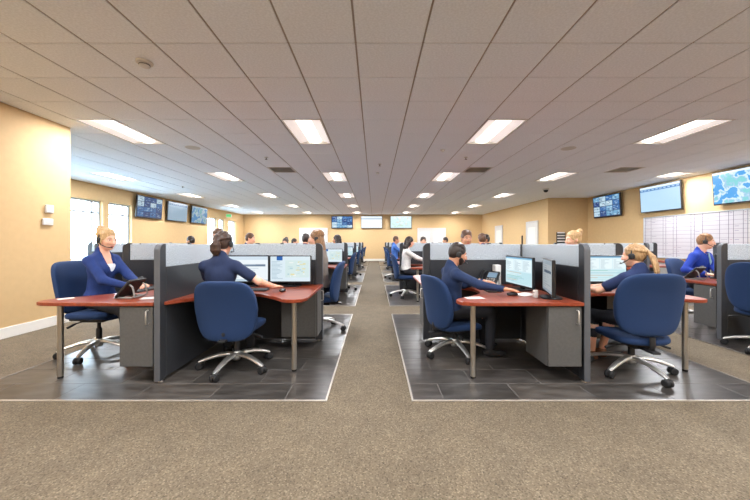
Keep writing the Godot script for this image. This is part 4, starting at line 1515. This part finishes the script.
	if q.has("under"):
		var V := Field.new(0.01)
		V.ell(chest, Vector3(0.13, 0.145, 0.103) * s + gv * 0.3, Basis(Vector3.RIGHT, -lean), 0.03)
		for sg in [-1.0, 1.0]:
			V.ell(chest + Fw * 0.07 * s + Vector3(sg * 0.055 * s, -0.005, 0), Vector3(0.062, 0.066, 0.058) * s, Basis(), 0.04)
		V.cut(chest + U * 0.055 * s, U)
		out.under = V.build().mesh()
	if q.has("tie"):
		var tb := MB.new()
		var p := PackedVector2Array([Vector2(-0.018, 0.0), Vector2(0.018, 0.0), Vector2(0.012, 0.03), Vector2(0.034, 0.28), Vector2(0.0, 0.32), Vector2(-0.034, 0.28), Vector2(-0.012, 0.03)])
		var top := nb + Fw * 0.104 * s - U * 0.015
		tb.prism(p, -0.006, 0.006, 0.003, Transform3D(Basis(Vector3.RIGHT, Fw, -(U - Fw * 0.24).normalized()), top))
		out.tie = tb.mesh()
		var cl := Field.new(0.007)
		cl.chain([nb + Vector3(-0.058, 0.012, 0) * s, nb + U * 0.03 - Fw * 0.05 * s, nb + Vector3(0.058, 0.012, 0) * s, nb + Fw * 0.078 * s - U * 0.012], [0.016, 0.016, 0.016, 0.013], 0.01)
		cl.cap(nb + Vector3(-0.058, 0.012, 0) * s, nb + Fw * 0.078 * s - U * 0.012, 0.016, 0.013, 0.01)
		out.collar = cl.build().mesh()
	# --- trousers and shoes
	var T := Field.new(c2 * 1.15)
	T.ell(hip, Vector3(0.158, 0.10, 0.118) * s + gv * 0.5, Basis(), 0.05)
	for i in 2:
		T.cap(hj[i], kn[i], 0.084 * s, 0.064 * s, 0.04)
		var leg_end: Vector3 = kn[i].lerp(feet[i], q.get("leg", 0.93))
		T.cap(kn[i], leg_end, 0.064 * s, 0.052 * s, 0.03)
	out.trousers = T.build().mesh()
	out.shoes = []
	for i in 2:
		var Z := Field.new(0.009)
		var dirf := Vector3((-0.15 if i == 0 else 0.15), 0, -1).normalized()
		var a: Vector3 = feet[i]
		Z.ell(a + dirf * 0.055 + Vector3(0, -0.052, 0), Vector3(0.042, 0.030, 0.125), Basis(Vector3.UP, atan2(-dirf.x, -dirf.z)), 0.03)
		Z.cap(a + Vector3(0, -0.02, 0), a + Vector3(0, -0.045, 0) - dirf * 0.015, 0.042, 0.036, 0.03)
		Z.cut(Vector3(0, a.y - 0.078, 0), Vector3.DOWN)
		out.shoes.append(Z.build().mesh())
	# --- hair
	out.hair = {}
	for st in (q.hairs if q.has("hairs") else [q.hair]):
		out.hair[st] = hair_mesh(st, hp, HB, hs, 0.008 if coarse else 0.0055)
	if q.get("beard", false):
		var J := Field.new(0.004)
		J.ell(hp.call(Vector3(0, -0.029, -0.0235)), Vector3(0.0635, 0.083, 0.0668) * hs, HB, 0.01)
		J.ell(hp.call(Vector3(0, -0.087, -0.0485)), Vector3(0.0345, 0.0225, 0.0285) * hs, HB, 0.03)
		J.ell(hp.call(Vector3(0, 0.020, -0.085)), Vector3(0.10, 0.062, 0.085) * hs, HB, 0.008, 1)
		J.ell(hp.call(Vector3(0, 0.06, 0.0)), Vector3(0.12, 0.065, 0.12) * hs, HB, 0.008, 1)
		J.ell(hp.call(Vector3(0, -0.057, -0.100)), Vector3(0.024, 0.013, 0.022) * hs, HB, 0.006, 1)
		J.ell(hp.call(Vector3(0, -0.08, 0.045)), Vector3(0.09, 0.10, 0.055) * hs, HB, 0.008, 1)
		out.beard = J.build().mesh()
	# --- headset
	var band := MB.new()
	var arc := []
	for k in 15:
		var a2 := PI * k / 14
		arc.append(hp.call(Vector3(cos(a2) * 0.088, 0.005 + sin(a2) * 0.128, 0.012)))
	band.tube(arc, 0.0065 * hs, 8)
	out.band = band.mesh()
	out.cups = []
	for sg in [-1.0, 1.0]:
		var c3 := MB.new()
		c3.superell(hp.call(Vector3(sg * 0.088, -0.002, 0.010)), Vector3(0.014, 0.032, 0.030) * hs, 0.6, 0.9, 16, 10, HB)
		out.cups.append(c3.mesh())
	var bo := MB.new()
	var ms: float = q.get("mic", 1.0)
	bo.tube([hp.call(Vector3(ms * 0.092, -0.015, 0.0)), hp.call(Vector3(ms * 0.090, -0.045, -0.04)), hp.call(Vector3(ms * 0.065, -0.066, -0.09)), hp.call(Vector3(ms * 0.03, -0.068, -0.116)), hp.call(Vector3(ms * 0.018, -0.067, -0.12))], [0.004, 0.004, 0.004, 0.005, 0.009], 7)
	out.boom = bo.mesh()
	return out

# a lock of hair lying on the skull from direction a to direction b
func lock(F: Field, hp: Callable, hs: float, a: Vector3, b: Vector3, r: float, over := 1.0) -> void:
	var pts := []
	var rs := []
	for i in 5:
		var d := a.normalized().slerp(b.normalized(), i / 4.0)
		pts.append(hp.call(Vector3(0, 0.036, 0.020) + d * Vector3(0.081, 0.095, 0.101) * over))
		rs.append(r * hs * [0.55, 0.9, 1.0, 1.0, 0.8][i])
	F.chain(pts, rs, 0.004)

func hair_mesh(st: String, hp: Callable, HB: Basis, hs: float, cell: float) -> Mesh:
	var F := Field.new(cell)
	var r := RandomNumberGenerator.new()
	r.seed = 5
	var t := 0.008
	F.ell(hp.call(Vector3(0, 0.036, 0.020)), (Vector3(0.073, 0.087, 0.093) + Vector3(t, t, t)) * hs, HB, 0.02)
	if st != "long" and st != "wavy":
		F.ell(hp.call(Vector3(0, -0.012, 0.050)), Vector3(0.066, 0.060, 0.052) * hs, HB, 0.03)
	# clear the face, the ears and the nape
	F.ell(hp.call(Vector3(0, -0.045, -0.086)), Vector3(0.068, 0.112, 0.082) * hs, HB, 0.010, 1)
	if st in ["short", "thick", "bun", "pony", "blond_pony"]:
		for sg in [-1.0, 1.0]:
			F.ell(hp.call(Vector3(sg * 0.088, -0.028, -0.010)), Vector3(0.03, 0.044, 0.034) * hs, HB, 0.010, 1)
		F.ell(hp.call(Vector3(0, -0.125, 0.045)), Vector3(0.10, 0.062 if st == "short" or st == "thick" else 0.05, 0.09) * hs, HB, 0.02, 1)
	match st:
		"short", "thick":
			for k in 26:
				var x := -0.85 + 1.7 * k / 25.0
				var up := 1.0 - 0.35 * absf(x)
				lock(F, hp, hs, Vector3(x, 0.66 * up + r.randf_range(-0.04, 0.04), -0.72), Vector3(x * 0.7 + 0.1, 0.75 + r.randf_range(-0.1, 0.1), 0.55), 0.013 if st == "short" else 0.019, 0.98 if st == "short" else 1.05)
		"bun":
			for k in 30:
				var az := -2.2 + 4.4 * k / 29.0
				var el := 0.62 - 0.55 * pow(absf(az) / 2.2, 1.2) + r.randf_range(-0.05, 0.05)
				lock(F, hp, hs, Vector3(sin(az) * cos(el), sin(el), -cos(az) * cos(el)), Vector3(r.randf_range(-0.2, 0.2), 0.62, 0.75), 0.014)
			for k in 9:
				var a := TAU * k / 9.0
				F.chain([hp.call(Vector3(cos(a) * 0.030, 0.112 + sin(a) * 0.028, 0.098)), hp.call(Vector3(cos(a + 0.8) * 0.034, 0.112 + sin(a + 0.8) * 0.032, 0.118)), hp.call(Vector3(cos(a + 1.7) * 0.020, 0.112 + sin(a + 1.7) * 0.020, 0.136))], [0.016 * hs, 0.018 * hs, 0.012 * hs], 0.005)
			for sg in [-1.0, 1.0]:
				F.chain([hp.call(Vector3(sg * 0.076, 0.02, -0.02)), hp.call(Vector3(sg * 0.080, -0.02, -0.02)), hp.call(Vector3(sg * 0.076, -0.065, -0.016))], [0.008, 0.007, 0.003], 0.006)
		"pony", "blond_pony":
			var e := Vector3(0, -0.02, 1.0) if st == "pony" else Vector3(0, 0.12, 1.0)
			for k in 34:
				var az := -2.5 + 5.0 * k / 33.0
				var el := 0.62 - 0.62 * pow(absf(az) / 2.5, 1.1)
				lock(F, hp, hs, Vector3(sin(az) * cos(el), sin(el), -cos(az) * cos(el)), e + Vector3(r.randf_range(-0.18, 0.18), r.randf_range(-0.1, 0.1), 0), 0.012)
			var y0 := 0.02 if st == "pony" else 0.035
			F.ell(hp.call(Vector3(0, y0, 0.122)), Vector3(0.026, 0.026, 0.024) * hs, HB, 0.012)
			var n := 8
			for k in n:
				var x := -0.022 + 0.044 * k / (n - 1.0)
				var j := r.randf_range(-0.01, 0.01)
				if st == "pony":
					F.chain([hp.call(Vector3(x * 0.6, y0, 0.130)), hp.call(Vector3(x * 1.7, -0.03, 0.146 + j)), hp.call(Vector3(x * 1.8, -0.085, 0.138 + j)), hp.call(Vector3(x, -0.135 + j, 0.128))], [0.012 * hs, 0.016 * hs, 0.013 * hs, 0.004 * hs], 0.006)
				else:
					F.chain([hp.call(Vector3(x * 0.6, y0, 0.134)), hp.call(Vector3(x * 1.6, -0.02, 0.158 + j)), hp.call(Vector3(x * 2.2, -0.10, 0.172 + j)), hp.call(Vector3(x * 2.5, -0.175, 0.176 + j)), hp.call(Vector3(x * 1.7, -0.235 + j, 0.176))], [0.012 * hs, 0.017 * hs, 0.015 * hs, 0.011 * hs, 0.003 * hs], 0.005)
		"long", "wavy":
			for k in 26:
				var a := -0.25 + (PI + 0.5) * k / 25.0
				var x := cos(a) * 0.080
				var z := 0.012 + sin(a) * 0.088
				var w := 0.0 if st == "long" else 0.016
				var L := r.randf_range(0.20, 0.25) if st == "long" else r.randf_range(0.17, 0.21)
				var out := 1.16 if st == "long" else 1.45
				lock(F, hp, hs, Vector3(cos(a) * 0.25, 0.95, -0.35 + 0.3 * sin(a)), Vector3(cos(a), 0.12, sin(a) - 0.05), 0.014, 1.02)
				var pts := []
				var rs := []
				for i in 6:
					var q := i / 5.0
					var ww := sin(q * 9.0 + k * 1.7) * w
					pts.append(hp.call(Vector3(x * lerpf(1.0, out, sin(q * 2.2)) + ww, 0.045 - L * 1.2 * q, z + 0.022 * q + cos(q * 8.0 + k) * w)))
					rs.append(hs * [0.013, 0.015, 0.015, 0.014, 0.011, 0.004][i] * (1.0 if st == "long" else 1.25))
				F.chain(pts, rs, 0.006)
	return F.build().mesh()

# ------------------------------------------------------------------ the clusters
const XA := -1.905
const XB := 1.865
const XC := 5.60
const XD := -5.70
const ROWS := [4.10, 7.90, 11.66, 15.43, 19.22]

const ROWN := ["front", "second-row", "third-row", "fourth-row", "rearmost"]
const COLN := {"A": "cluster left of aisle", "B": "cluster right of aisle", "C": "cluster by the schedule board", "D": "cluster by the left windows"}
const SEATN := ["near right seat", "near left seat", "far left seat", "far right seat"]

func place(col: String, row: int, k: int) -> String:
	return "%s %s, %s" % [ROWN[row], COLN[col], SEATN[k]]

func pod_at(col: String, row: int) -> Vector3:
	return at({"A": XA, "B": XB, "C": XC, "D": XD}[col], 0, ROWS[row])

func cluster(col: String, row: int, desks: Array, cabs: Array) -> void:
	var p := pod_at(col, row)
	divider(p, "dark gray plus-shaped divider with frosted top strip, %s %s" % [ROWN[row], COLN[col]])
	for k in desks:
		desk(p, k, "cherry corner desk with steel leg, %s" % place(col, row, k))
	for k in cabs:
		cabinet(p, k, "gray hanging cabinet under desk, %s" % place(col, row, k))

func seat_chair(col: String, row: int, k: int, u: float, v: float, yaw := 0.0, lift := 0.0, low := 0.0) -> void:
	chair(quad_at(pod_at(col, row), k, u, 0, v), -PI / 2 * k + yaw, "blue fabric swivel chair with chrome base, %s" % place(col, row, k), lift, low)

func seat_monitor(col: String, row: int, k: int, u: float, v: float, yaw: float, kind: String, sd: int, e: float, extra := "", w := 0.475) -> void:
	monitor(quad_at(pod_at(col, row), k, u, TOPY, v), -PI / 2 * k + yaw, screen_mat(kind, sd, e), "%sblack monitor, %s" % [extra, place(col, row, k)], w)

func seat_keys(col: String, row: int, k: int, u: float, v: float, yaw := 0.0) -> void:
	keyboard(quad_at(pod_at(col, row), k, u, TOPY, v), -PI / 2 * k + yaw, "black keyboard, %s" % place(col, row, k))

func seat_mouse(col: String, row: int, k: int, u: float, v: float) -> void:
	mouse(quad_at(pod_at(col, row), k, u, TOPY, v), -PI / 2 * k, "black computer mouse, %s" % place(col, row, k))

func seat_person(col: String, row: int, k: int, u: float, v: float, yaw: float, q: Dictionary, label: String) -> void:
	# hands given as (u, height, v) in the cluster quarter are turned into the person's own axes
	var B := Basis(Vector3.UP, yaw).inverse()
	for h in ["hand_l", "hand_r"]:
		if q.has(h + "_at"):
			var t: Vector3 = q[h + "_at"]
			q[h] = B * Vector3(t.x - u, t.y - FL, t.z - v)
	person(quad_at(pod_at(col, row), k, u, 0, v), -PI / 2 * k + yaw, q, label)

func build_clusters() -> void:
	cluster("A", 0, [0, 1, 2, 3], [0, 1, 3])
	cluster("B", 0, [0, 1, 2, 3], [0, 1, 2])
	cluster("C", 0, [1, 2], [2])
	cluster("A", 1, [0, 1, 2, 3], [0, 3])
	cluster("B", 1, [0, 1, 2, 3], [1, 2])
	cluster("C", 1, [0, 1], [1])
	cluster("D", 1, [0, 3], [])
	for row in [2, 3, 4]:
		cluster("A", row, [0, 3], [0, 3])
		cluster("B", row, [1, 2], [1])
	# front left cluster
	seat_chair("A", 0, 1, 0.46, 1.18, 0.0, 0.06)
	seat_chair("A", 0, 0, 0.535, 0.87, -0.03, -0.05, 0.03)
	seat_chair("A", 0, 3, 0.52, 1.13, 0.0, 0.0)
	seat_chair("A", 0, 2, 0.5, 1.0)
	seat_monitor("A", 0, 0, 0.395, 0.22, 0.0, "form", 1, 0.66, "left of two ")
	seat_monitor("A", 0, 0, 0.90, 0.22, 0.0, "plan", 2, 0.66, "right of two ")
	seat_keys("A", 0, 0, 0.52, 0.55)
	seat_mouse("A", 0, 0, 0.92, 0.62)
	seat_monitor("A", 0, 1, 0.40, 0.24, 0.2, "desk", 3, 0.62)
	seat_keys("A", 0, 1, 0.5, 0.62)
	phone(quad_at(pod_at("A", 0), 1, 0.98, TOPY, 0.44), -PI / 2, "black desk phone on gray stand, facing the blonde woman")
	sheet(quad_at(pod_at("A", 0), 1, 1.06, TOPY, 0.98), -PI / 2 + 0.9, "white slip of paper on front left desk corner", 0.07, 0.12)
	sheet(quad_at(pod_at("A", 0), 1, 1.02, TOPY, 0.2), -PI / 2 + 0.3, "white paper behind the front left phone", 0.12, 0.18)
	seat_monitor("A", 0, 3, 0.45, 0.24, 0.0, "desk", 4, 0.62)
	# front right cluster
	seat_chair("B", 0, 1, 0.46, 0.97, 0.3, 0.03, 0.12)
	seat_chair("B", 0, 0, 0.60, 0.98, -0.06, 0.10, 0.10)
	seat_chair("B", 0, 2, 0.5, 1.0)
	seat_chair("B", 0, 3, 0.5, 1.0)
	seat_monitor("B", 0, 1, 0.50, 0.275, 0.08, "desk", 5, 0.66, "bright ", 0.55)
	seat_monitor("B", 0, 1, 1.0, 0.22, -0.33, "form", 6, 0.3, "edge-on ")
	seat_keys("B", 0, 1, 0.48, 0.60)
	seat_mouse("B", 0, 1, 0.88, 0.50)
	phone(quad_at(pod_at("B", 0), 1, 0.20, TOPY, 0.50), -PI / 2 + 0.75, "black desk phone with blue display beside the seated man")
	sheet(quad_at(pod_at("B", 0), 1, 0.80, TOPY, 0.34), -PI / 2 + 0.5, "white paper sheet below the bright monitor", 0.16, 0.22)
	sheet(quad_at(pod_at("B", 0), 1, 1.02, TOPY, 0.92), -PI / 2 + 0.2, "pale paper slip on rounded front desk end", 0.10, 0.16)
	var bx := thing("paper_organizer", "tall white paper organizer behind the blue display phone", "organizer", quad_at(pod_at("B", 0), 1, 0.10, TOPY, 0.36), 0)
	part(bx, "box", box_mesh(Vector3(0.07, 0.25, 0.10), 0.004, Vector3(0, 0.125, 0)), M.paper)
	part(bx, "base", box_mesh(Vector3(0.09, 0.015, 0.12), 0.003, Vector3(0, 0.0075, 0)), M.gray_plastic)
	var cr := thing("card_reader", "small white card reader under the edge-on monitor", "card reader", quad_at(pod_at("B", 0), 1, 1.0, TOPY, 0.33), -PI / 2)
	part(cr, "body", box_mesh(Vector3(0.05, 0.07, 0.035), 0.006, Vector3(0, 0.035, 0)), M.white)
	part(cr, "slot", box_mesh(Vector3(0.036, 0.006, 0.004), 0.001, Vector3(0, 0.05, 0.018)), M.vent_dark)
	seat_monitor("B", 0, 0, 0.395, 0.22, 0.0, "form", 7, 0.62, "left of two ")
	seat_monitor("B", 0, 0, 0.90, 0.22, 0.0, "desk", 8, 0.66, "right of two ")
	seat_keys("B", 0, 0, 0.45, 0.58, 0.1)
	# cluster by the schedule board
	seat_chair("C", 0, 1, 0.42, 1.14, 0.5, 0.05)
	seat_chair("C", 0, 2, 0.52, 1.02, 0.4)
	seat_monitor("C", 0, 2, 0.86, 0.30, 0.35, "form", 9, 0.62)
	seat_keys("C", 0, 2, 0.5, 0.62, 0.3)
	phone(quad_at(pod_at("C", 0), 2, 1.02, TOPY, 0.55), PI + 0.3, "black desk phone on gray stand near the man in tie")
	# second row and behind
	seat_chair("B", 1, 1, 0.50, 1.15)
	seat_monitor("B", 1, 1, 0.46, 0.26, 0.0, "desk", 5, 0.62)
	seat_chair("B", 1, 2, 0.5, 1.0)
	seat_chair("A", 1, 0, 0.5, 0.95)
	seat_chair("A", 1, 3, 0.5, 1.08)
	seat_monitor("A", 1, 0, 0.395, 0.22, 0.0, "form", 1, 0.66, "left of two ")
	seat_monitor("A", 1, 0, 0.90, 0.22, 0.0, "plan", 2, 0.66, "right of two ")
	seat_monitor("C", 1, 1, 0.46, 0.26, 0.0, "desk", 8, 0.62)
	seat_chair("C", 1, 1, 0.5, 1.0)
	for row in [2, 3, 4]:
		seat_chair("B", row, 1, 0.50, 1.16 if row == 2 else 1.0)
		seat_chair("A", row, 3, 0.50, 1.05)
		seat_monitor("A", row, 0, 0.90, 0.22, 0.0, "desk", 5, 0.62)

func build_people() -> void:
	var fair := rgb8(226, 172, 144); var tan_ := rgb8(196, 140, 108); var brown := rgb8(134, 88, 64)
	var blond := [rgb8(150, 112, 70), rgb8(222, 190, 138)]
	var dark := [rgb8(24, 17, 14), rgb8(56, 38, 30)]
	var mid := [rgb8(58, 36, 24), rgb8(110, 74, 50)]
	var honey := [rgb8(104, 64, 34), rgb8(196, 142, 84)]
	var navy := rgb8(30, 48, 92)
	seat_person("A", 0, 1, 0.46, 1.17, -0.08, {
		"who": "the blonde woman in blue jacket", "skin": fair, "shirt": rgb8(28, 54, 116), "vneck": 0.19, "under": rgb8(236, 234, 236), "hair": "bun", "hair_a": blond[0], "hair_b": blond[1], "fem": true,
		"size": 0.97, "seat": 0.515, "lean": 0.08, "yaw": -0.22, "nod": 0.14, "hand_l_at": Vector3(0.46, 0.778, 0.72), "hand_r_at": Vector3(0.62, 0.778, 0.74), "mic": 1.0, "elbow": 0.6, "shoes": rgb8(168, 120, 84), "leg": 0.78, "feet": [Vector3(-0.1, 0.09, -0.40), Vector3(0.12, 0.09, -0.46)]},
		"blonde woman in blue open-neck jacket with both hands on front left desk")
	seat_person("A", 0, 0, 0.39, 0.92, 0.0, {
		"who": "the dark-haired woman with ponytail", "skin": fair, "shirt": rgb8(30, 44, 78), "sleeve": 0.33, "hair": "pony", "hair_a": dark[0], "hair_b": rgb8(92, 62, 46), "fem": true,
		"size": 0.95, "seat": 0.488, "lean": 0.05, "yaw": -0.12, "nod": 0.15, "hand_l_at": Vector3(0.28, 0.778, 0.5), "hand_r_at": Vector3(0.84, 0.78, 0.66), "elbow": 1.2, "mic": 1.0, "feet": [Vector3(-0.12, 0.09, -0.44), Vector3(0.14, 0.09, -0.42)]},
		"dark-haired woman with ponytail in navy tee, seen from behind")
	seat_person("B", 0, 1, 0.48, 1.01, 0.12, {
		"who": "the man in navy long-sleeve shirt", "skin": tan_, "shirt": rgb8(30, 50, 88), "hair": "short", "hair_a": dark[0], "hair_b": dark[1],
		"beard": true, "size": 0.92, "head": 1.05, "seat": 0.398, "lean": 0.02, "yaw": -0.12, "nod": 0.28, "crane": 0.035, "hand_l_at": Vector3(0.38, 0.80, 0.62), "hand_r_at": Vector3(0.86, 0.778, 0.56), "elbow": 0.7, "mic": 1.0, "feet": [Vector3(-0.12, 0.09, -0.44), Vector3(0.14, 0.09, -0.38)]},
		"man in navy long-sleeve shirt hunched over desk, working at mouse")
	seat_person("B", 0, 0, 0.66, 1.0, 0.06, {
		"who": "the woman with long blonde ponytail", "skin": fair, "shirt": rgb8(34, 50, 92), "sleeve": 0.34, "hair": "blond_pony", "hair_a": honey[0], "hair_b": blond[1], "fem": true,
		"size": 0.89, "seat": 0.418, "lean": 0.02, "yaw": 0.55, "nod": 0.12, "crane": 0.02, "hand_l_at": Vector3(0.30, 0.778, 0.68), "hand_r_at": Vector3(0.52, 0.778, 0.62), "elbow": 0.9, "mic": -1.0, "leg": 0.55, "shoes": rgb8(150, 100, 70), "feet": [Vector3(-0.20, 0.09, -0.36), Vector3(-0.04, 0.09, -0.42)]},
		"woman with long blonde ponytail in navy tee, seen from behind")
	seat_person("C", 0, 2, 0.54, 0.97, 0.35, {
		"who": "the man in royal blue shirt", "skin": fair, "shirt": rgb8(22, 56, 156), "tie": rgb8(150, 186, 198), "hair": "short", "hair_a": mid[0], "hair_b": honey[1],
		"size": 0.95, "seat": 0.51, "lean": 0.06, "yaw": 0.45, "nod": 0.12, "hand_l_at": Vector3(0.62, 0.778, 0.58), "hand_r_at": Vector3(0.74, 0.78, 0.66), "mic": 1.0, "feet": [Vector3(-0.1, 0.09, -0.42), Vector3(0.14, 0.09, -0.42)]},
		"man in royal blue shirt and striped tie below schedule board")
	seat_person("A", 0, 3, 0.50, 1.15, 0.0, {
		"who": "the woman in beige cardigan", "skin": fair, "shirt": rgb8(150, 138, 128), "hair": "long", "hair_a": dark[1], "hair_b": honey[1], "fem": true,
		"size": 0.99, "seat": 0.518, "lean": 0.04, "yaw": 0.15, "nod": 0.1, "hand_l_at": Vector3(0.38, 0.778, 0.66), "hand_r_at": Vector3(0.62, 0.778, 0.66)},
		"woman in beige cardigan with long brown hair beside the aisle")
	seat_person("B", 1, 1, 0.50, 1.16, 0.0, {
		"who": "the woman in white blouse", "skin": fair, "shirt": rgb8(226, 222, 218), "hair": "wavy", "hair_a": dark[0], "hair_b": dark[1], "fem": true, "headset": false,
		"size": 0.94, "seat": 0.515, "lean": 0.08, "yaw": -0.1, "nod": 0.25, "hand_l_at": Vector3(0.40, 0.778, 0.60), "hand_r_at": Vector3(0.66, 0.78, 0.58)},
		"dark-haired woman in white blouse at second-row desk")
	seat_person("B", 2, 1, 0.50, 1.18, 0.0, {
		"who": "the man in light blue shirt", "skin": tan_, "shirt": rgb8(70, 116, 196), "hair": "short", "hair_a": dark[1], "hair_b": mid[1], "headset": false,
		"size": 1.02, "seat": 0.518, "lean": 0.02, "yaw": -0.05, "nod": 0.05, "hand_l_at": Vector3(0.40, 0.778, 0.66), "hand_r_at": Vector3(0.62, 0.78, 0.64)},
		"man in light blue shirt sitting upright at third-row desk")
	# heads that show over the dividers: two builds, shared
	var man := {"key": "man", "coarse": true, "size": 1.0, "lean": 0.05, "yaw": 0.0, "hand_l": Vector3(-0.13, 0.85, -0.34), "hand_r": Vector3(0.13, 0.85, -0.34), "elbow": 1.1, "hairs": ["short", "thick"]}
	var woman := {"key": "woman", "coarse": true, "fem": true, "size": 0.97, "lean": 0.05, "yaw": 0.0, "hand_l": Vector3(-0.13, 0.85, -0.34), "hand_r": Vector3(0.13, 0.85, -0.34), "elbow": 1.1, "hairs": ["bun", "long", "wavy", "pony"]}
	for w in [
		["A", 0, 2, 0.48, 0.94, man, "short", mid, fair, navy, "brown-haired man behind the ponytail woman, facing the camera", 0.02],
		["B", 0, 2, 0.46, 0.94, man, "short", mid, tan_, navy, "brown-haired man behind the man in navy, facing the camera", 0.0],
		["B", 0, 3, 0.50, 1.02, woman, "bun", blond, fair, rgb8(70, 80, 110), "woman with blonde updo behind the front right divider", 0.0],
		["A", 1, 0, 0.42, 0.94, man, "short", dark, tan_, navy, "dark-haired man seated beyond front left cluster, seen from behind", 0.0],
		["A", 1, 1, 0.50, 1.0, man, "short", mid, fair, navy, "brown-haired man in profile, second-row cluster left of aisle", 0.02],
		["A", 1, 2, 0.50, 0.94, woman, "bun", dark, fair, navy, "dark-haired woman, second-row cluster left of aisle, far left seat", -0.05],
		["A", 1, 3, 0.50, 1.0, woman, "wavy", dark, tan_, rgb8(60, 66, 90), "dark-haired woman, second-row cluster left of aisle, far right seat", 0.03],
		["B", 1, 0, 0.46, 0.94, man, "short", mid, tan_, navy, "brown-haired man, second-row cluster right of aisle, near right seat", 0.0],
		["B", 1, 2, 0.55, 0.94, man, "short", dark, fair, navy, "dark-haired man, second-row cluster right of aisle, far left seat", -0.04],
		["B", 1, 3, 0.50, 1.08, man, "thick", dark, tan_, rgb8(90, 60, 60), "man with thick dark curls, second-row cluster right of aisle", 0.0],
		["A", 2, 0, 0.70, 0.94, woman, "long", dark, fair, rgb8(120, 112, 106), "long-haired woman, third-row cluster left of aisle, near right seat", 0.02],
		["A", 2, 1, 0.50, 0.92, man, "short", dark, tan_, navy, "dark-haired man, third-row cluster left of aisle, near left seat", -0.06],
		["B", 2, 3, 0.50, 0.86, man, "short", dark, tan_, navy, "dark-haired man, third-row cluster right of aisle, far right seat", 0.0],
		["D", 1, 3, 0.50, 1.02, man, "short", dark, tan_, navy, "dark-haired man at cluster by the left windows", -0.03],
	]:
		var q: Dictionary = w[5].duplicate()
		q.merge({"hair": w[6], "hair_a": w[7][0], "hair_b": w[7][1], "skin": w[8], "shirt": w[9], "headset": false, "who": ""})
		var P := quad_at(pod_at(w[0], w[1]), w[2], w[3], w[11], w[4])
		person(P, -PI / 2 * w[2], q, w[10], "people whose heads show over the dividers")

func _ready() -> void:
	var t0 := Time.get_ticks_msec()
	setup_view()
	make_materials()
	print("materials ", Time.get_ticks_msec() - t0)
	build_room()
	print("room ", Time.get_ticks_msec() - t0)
	wall_things()
	build_clusters()
	print("clusters ", Time.get_ticks_msec() - t0)
	build_people()
	print("people ", Time.get_ticks_msec() - t0)
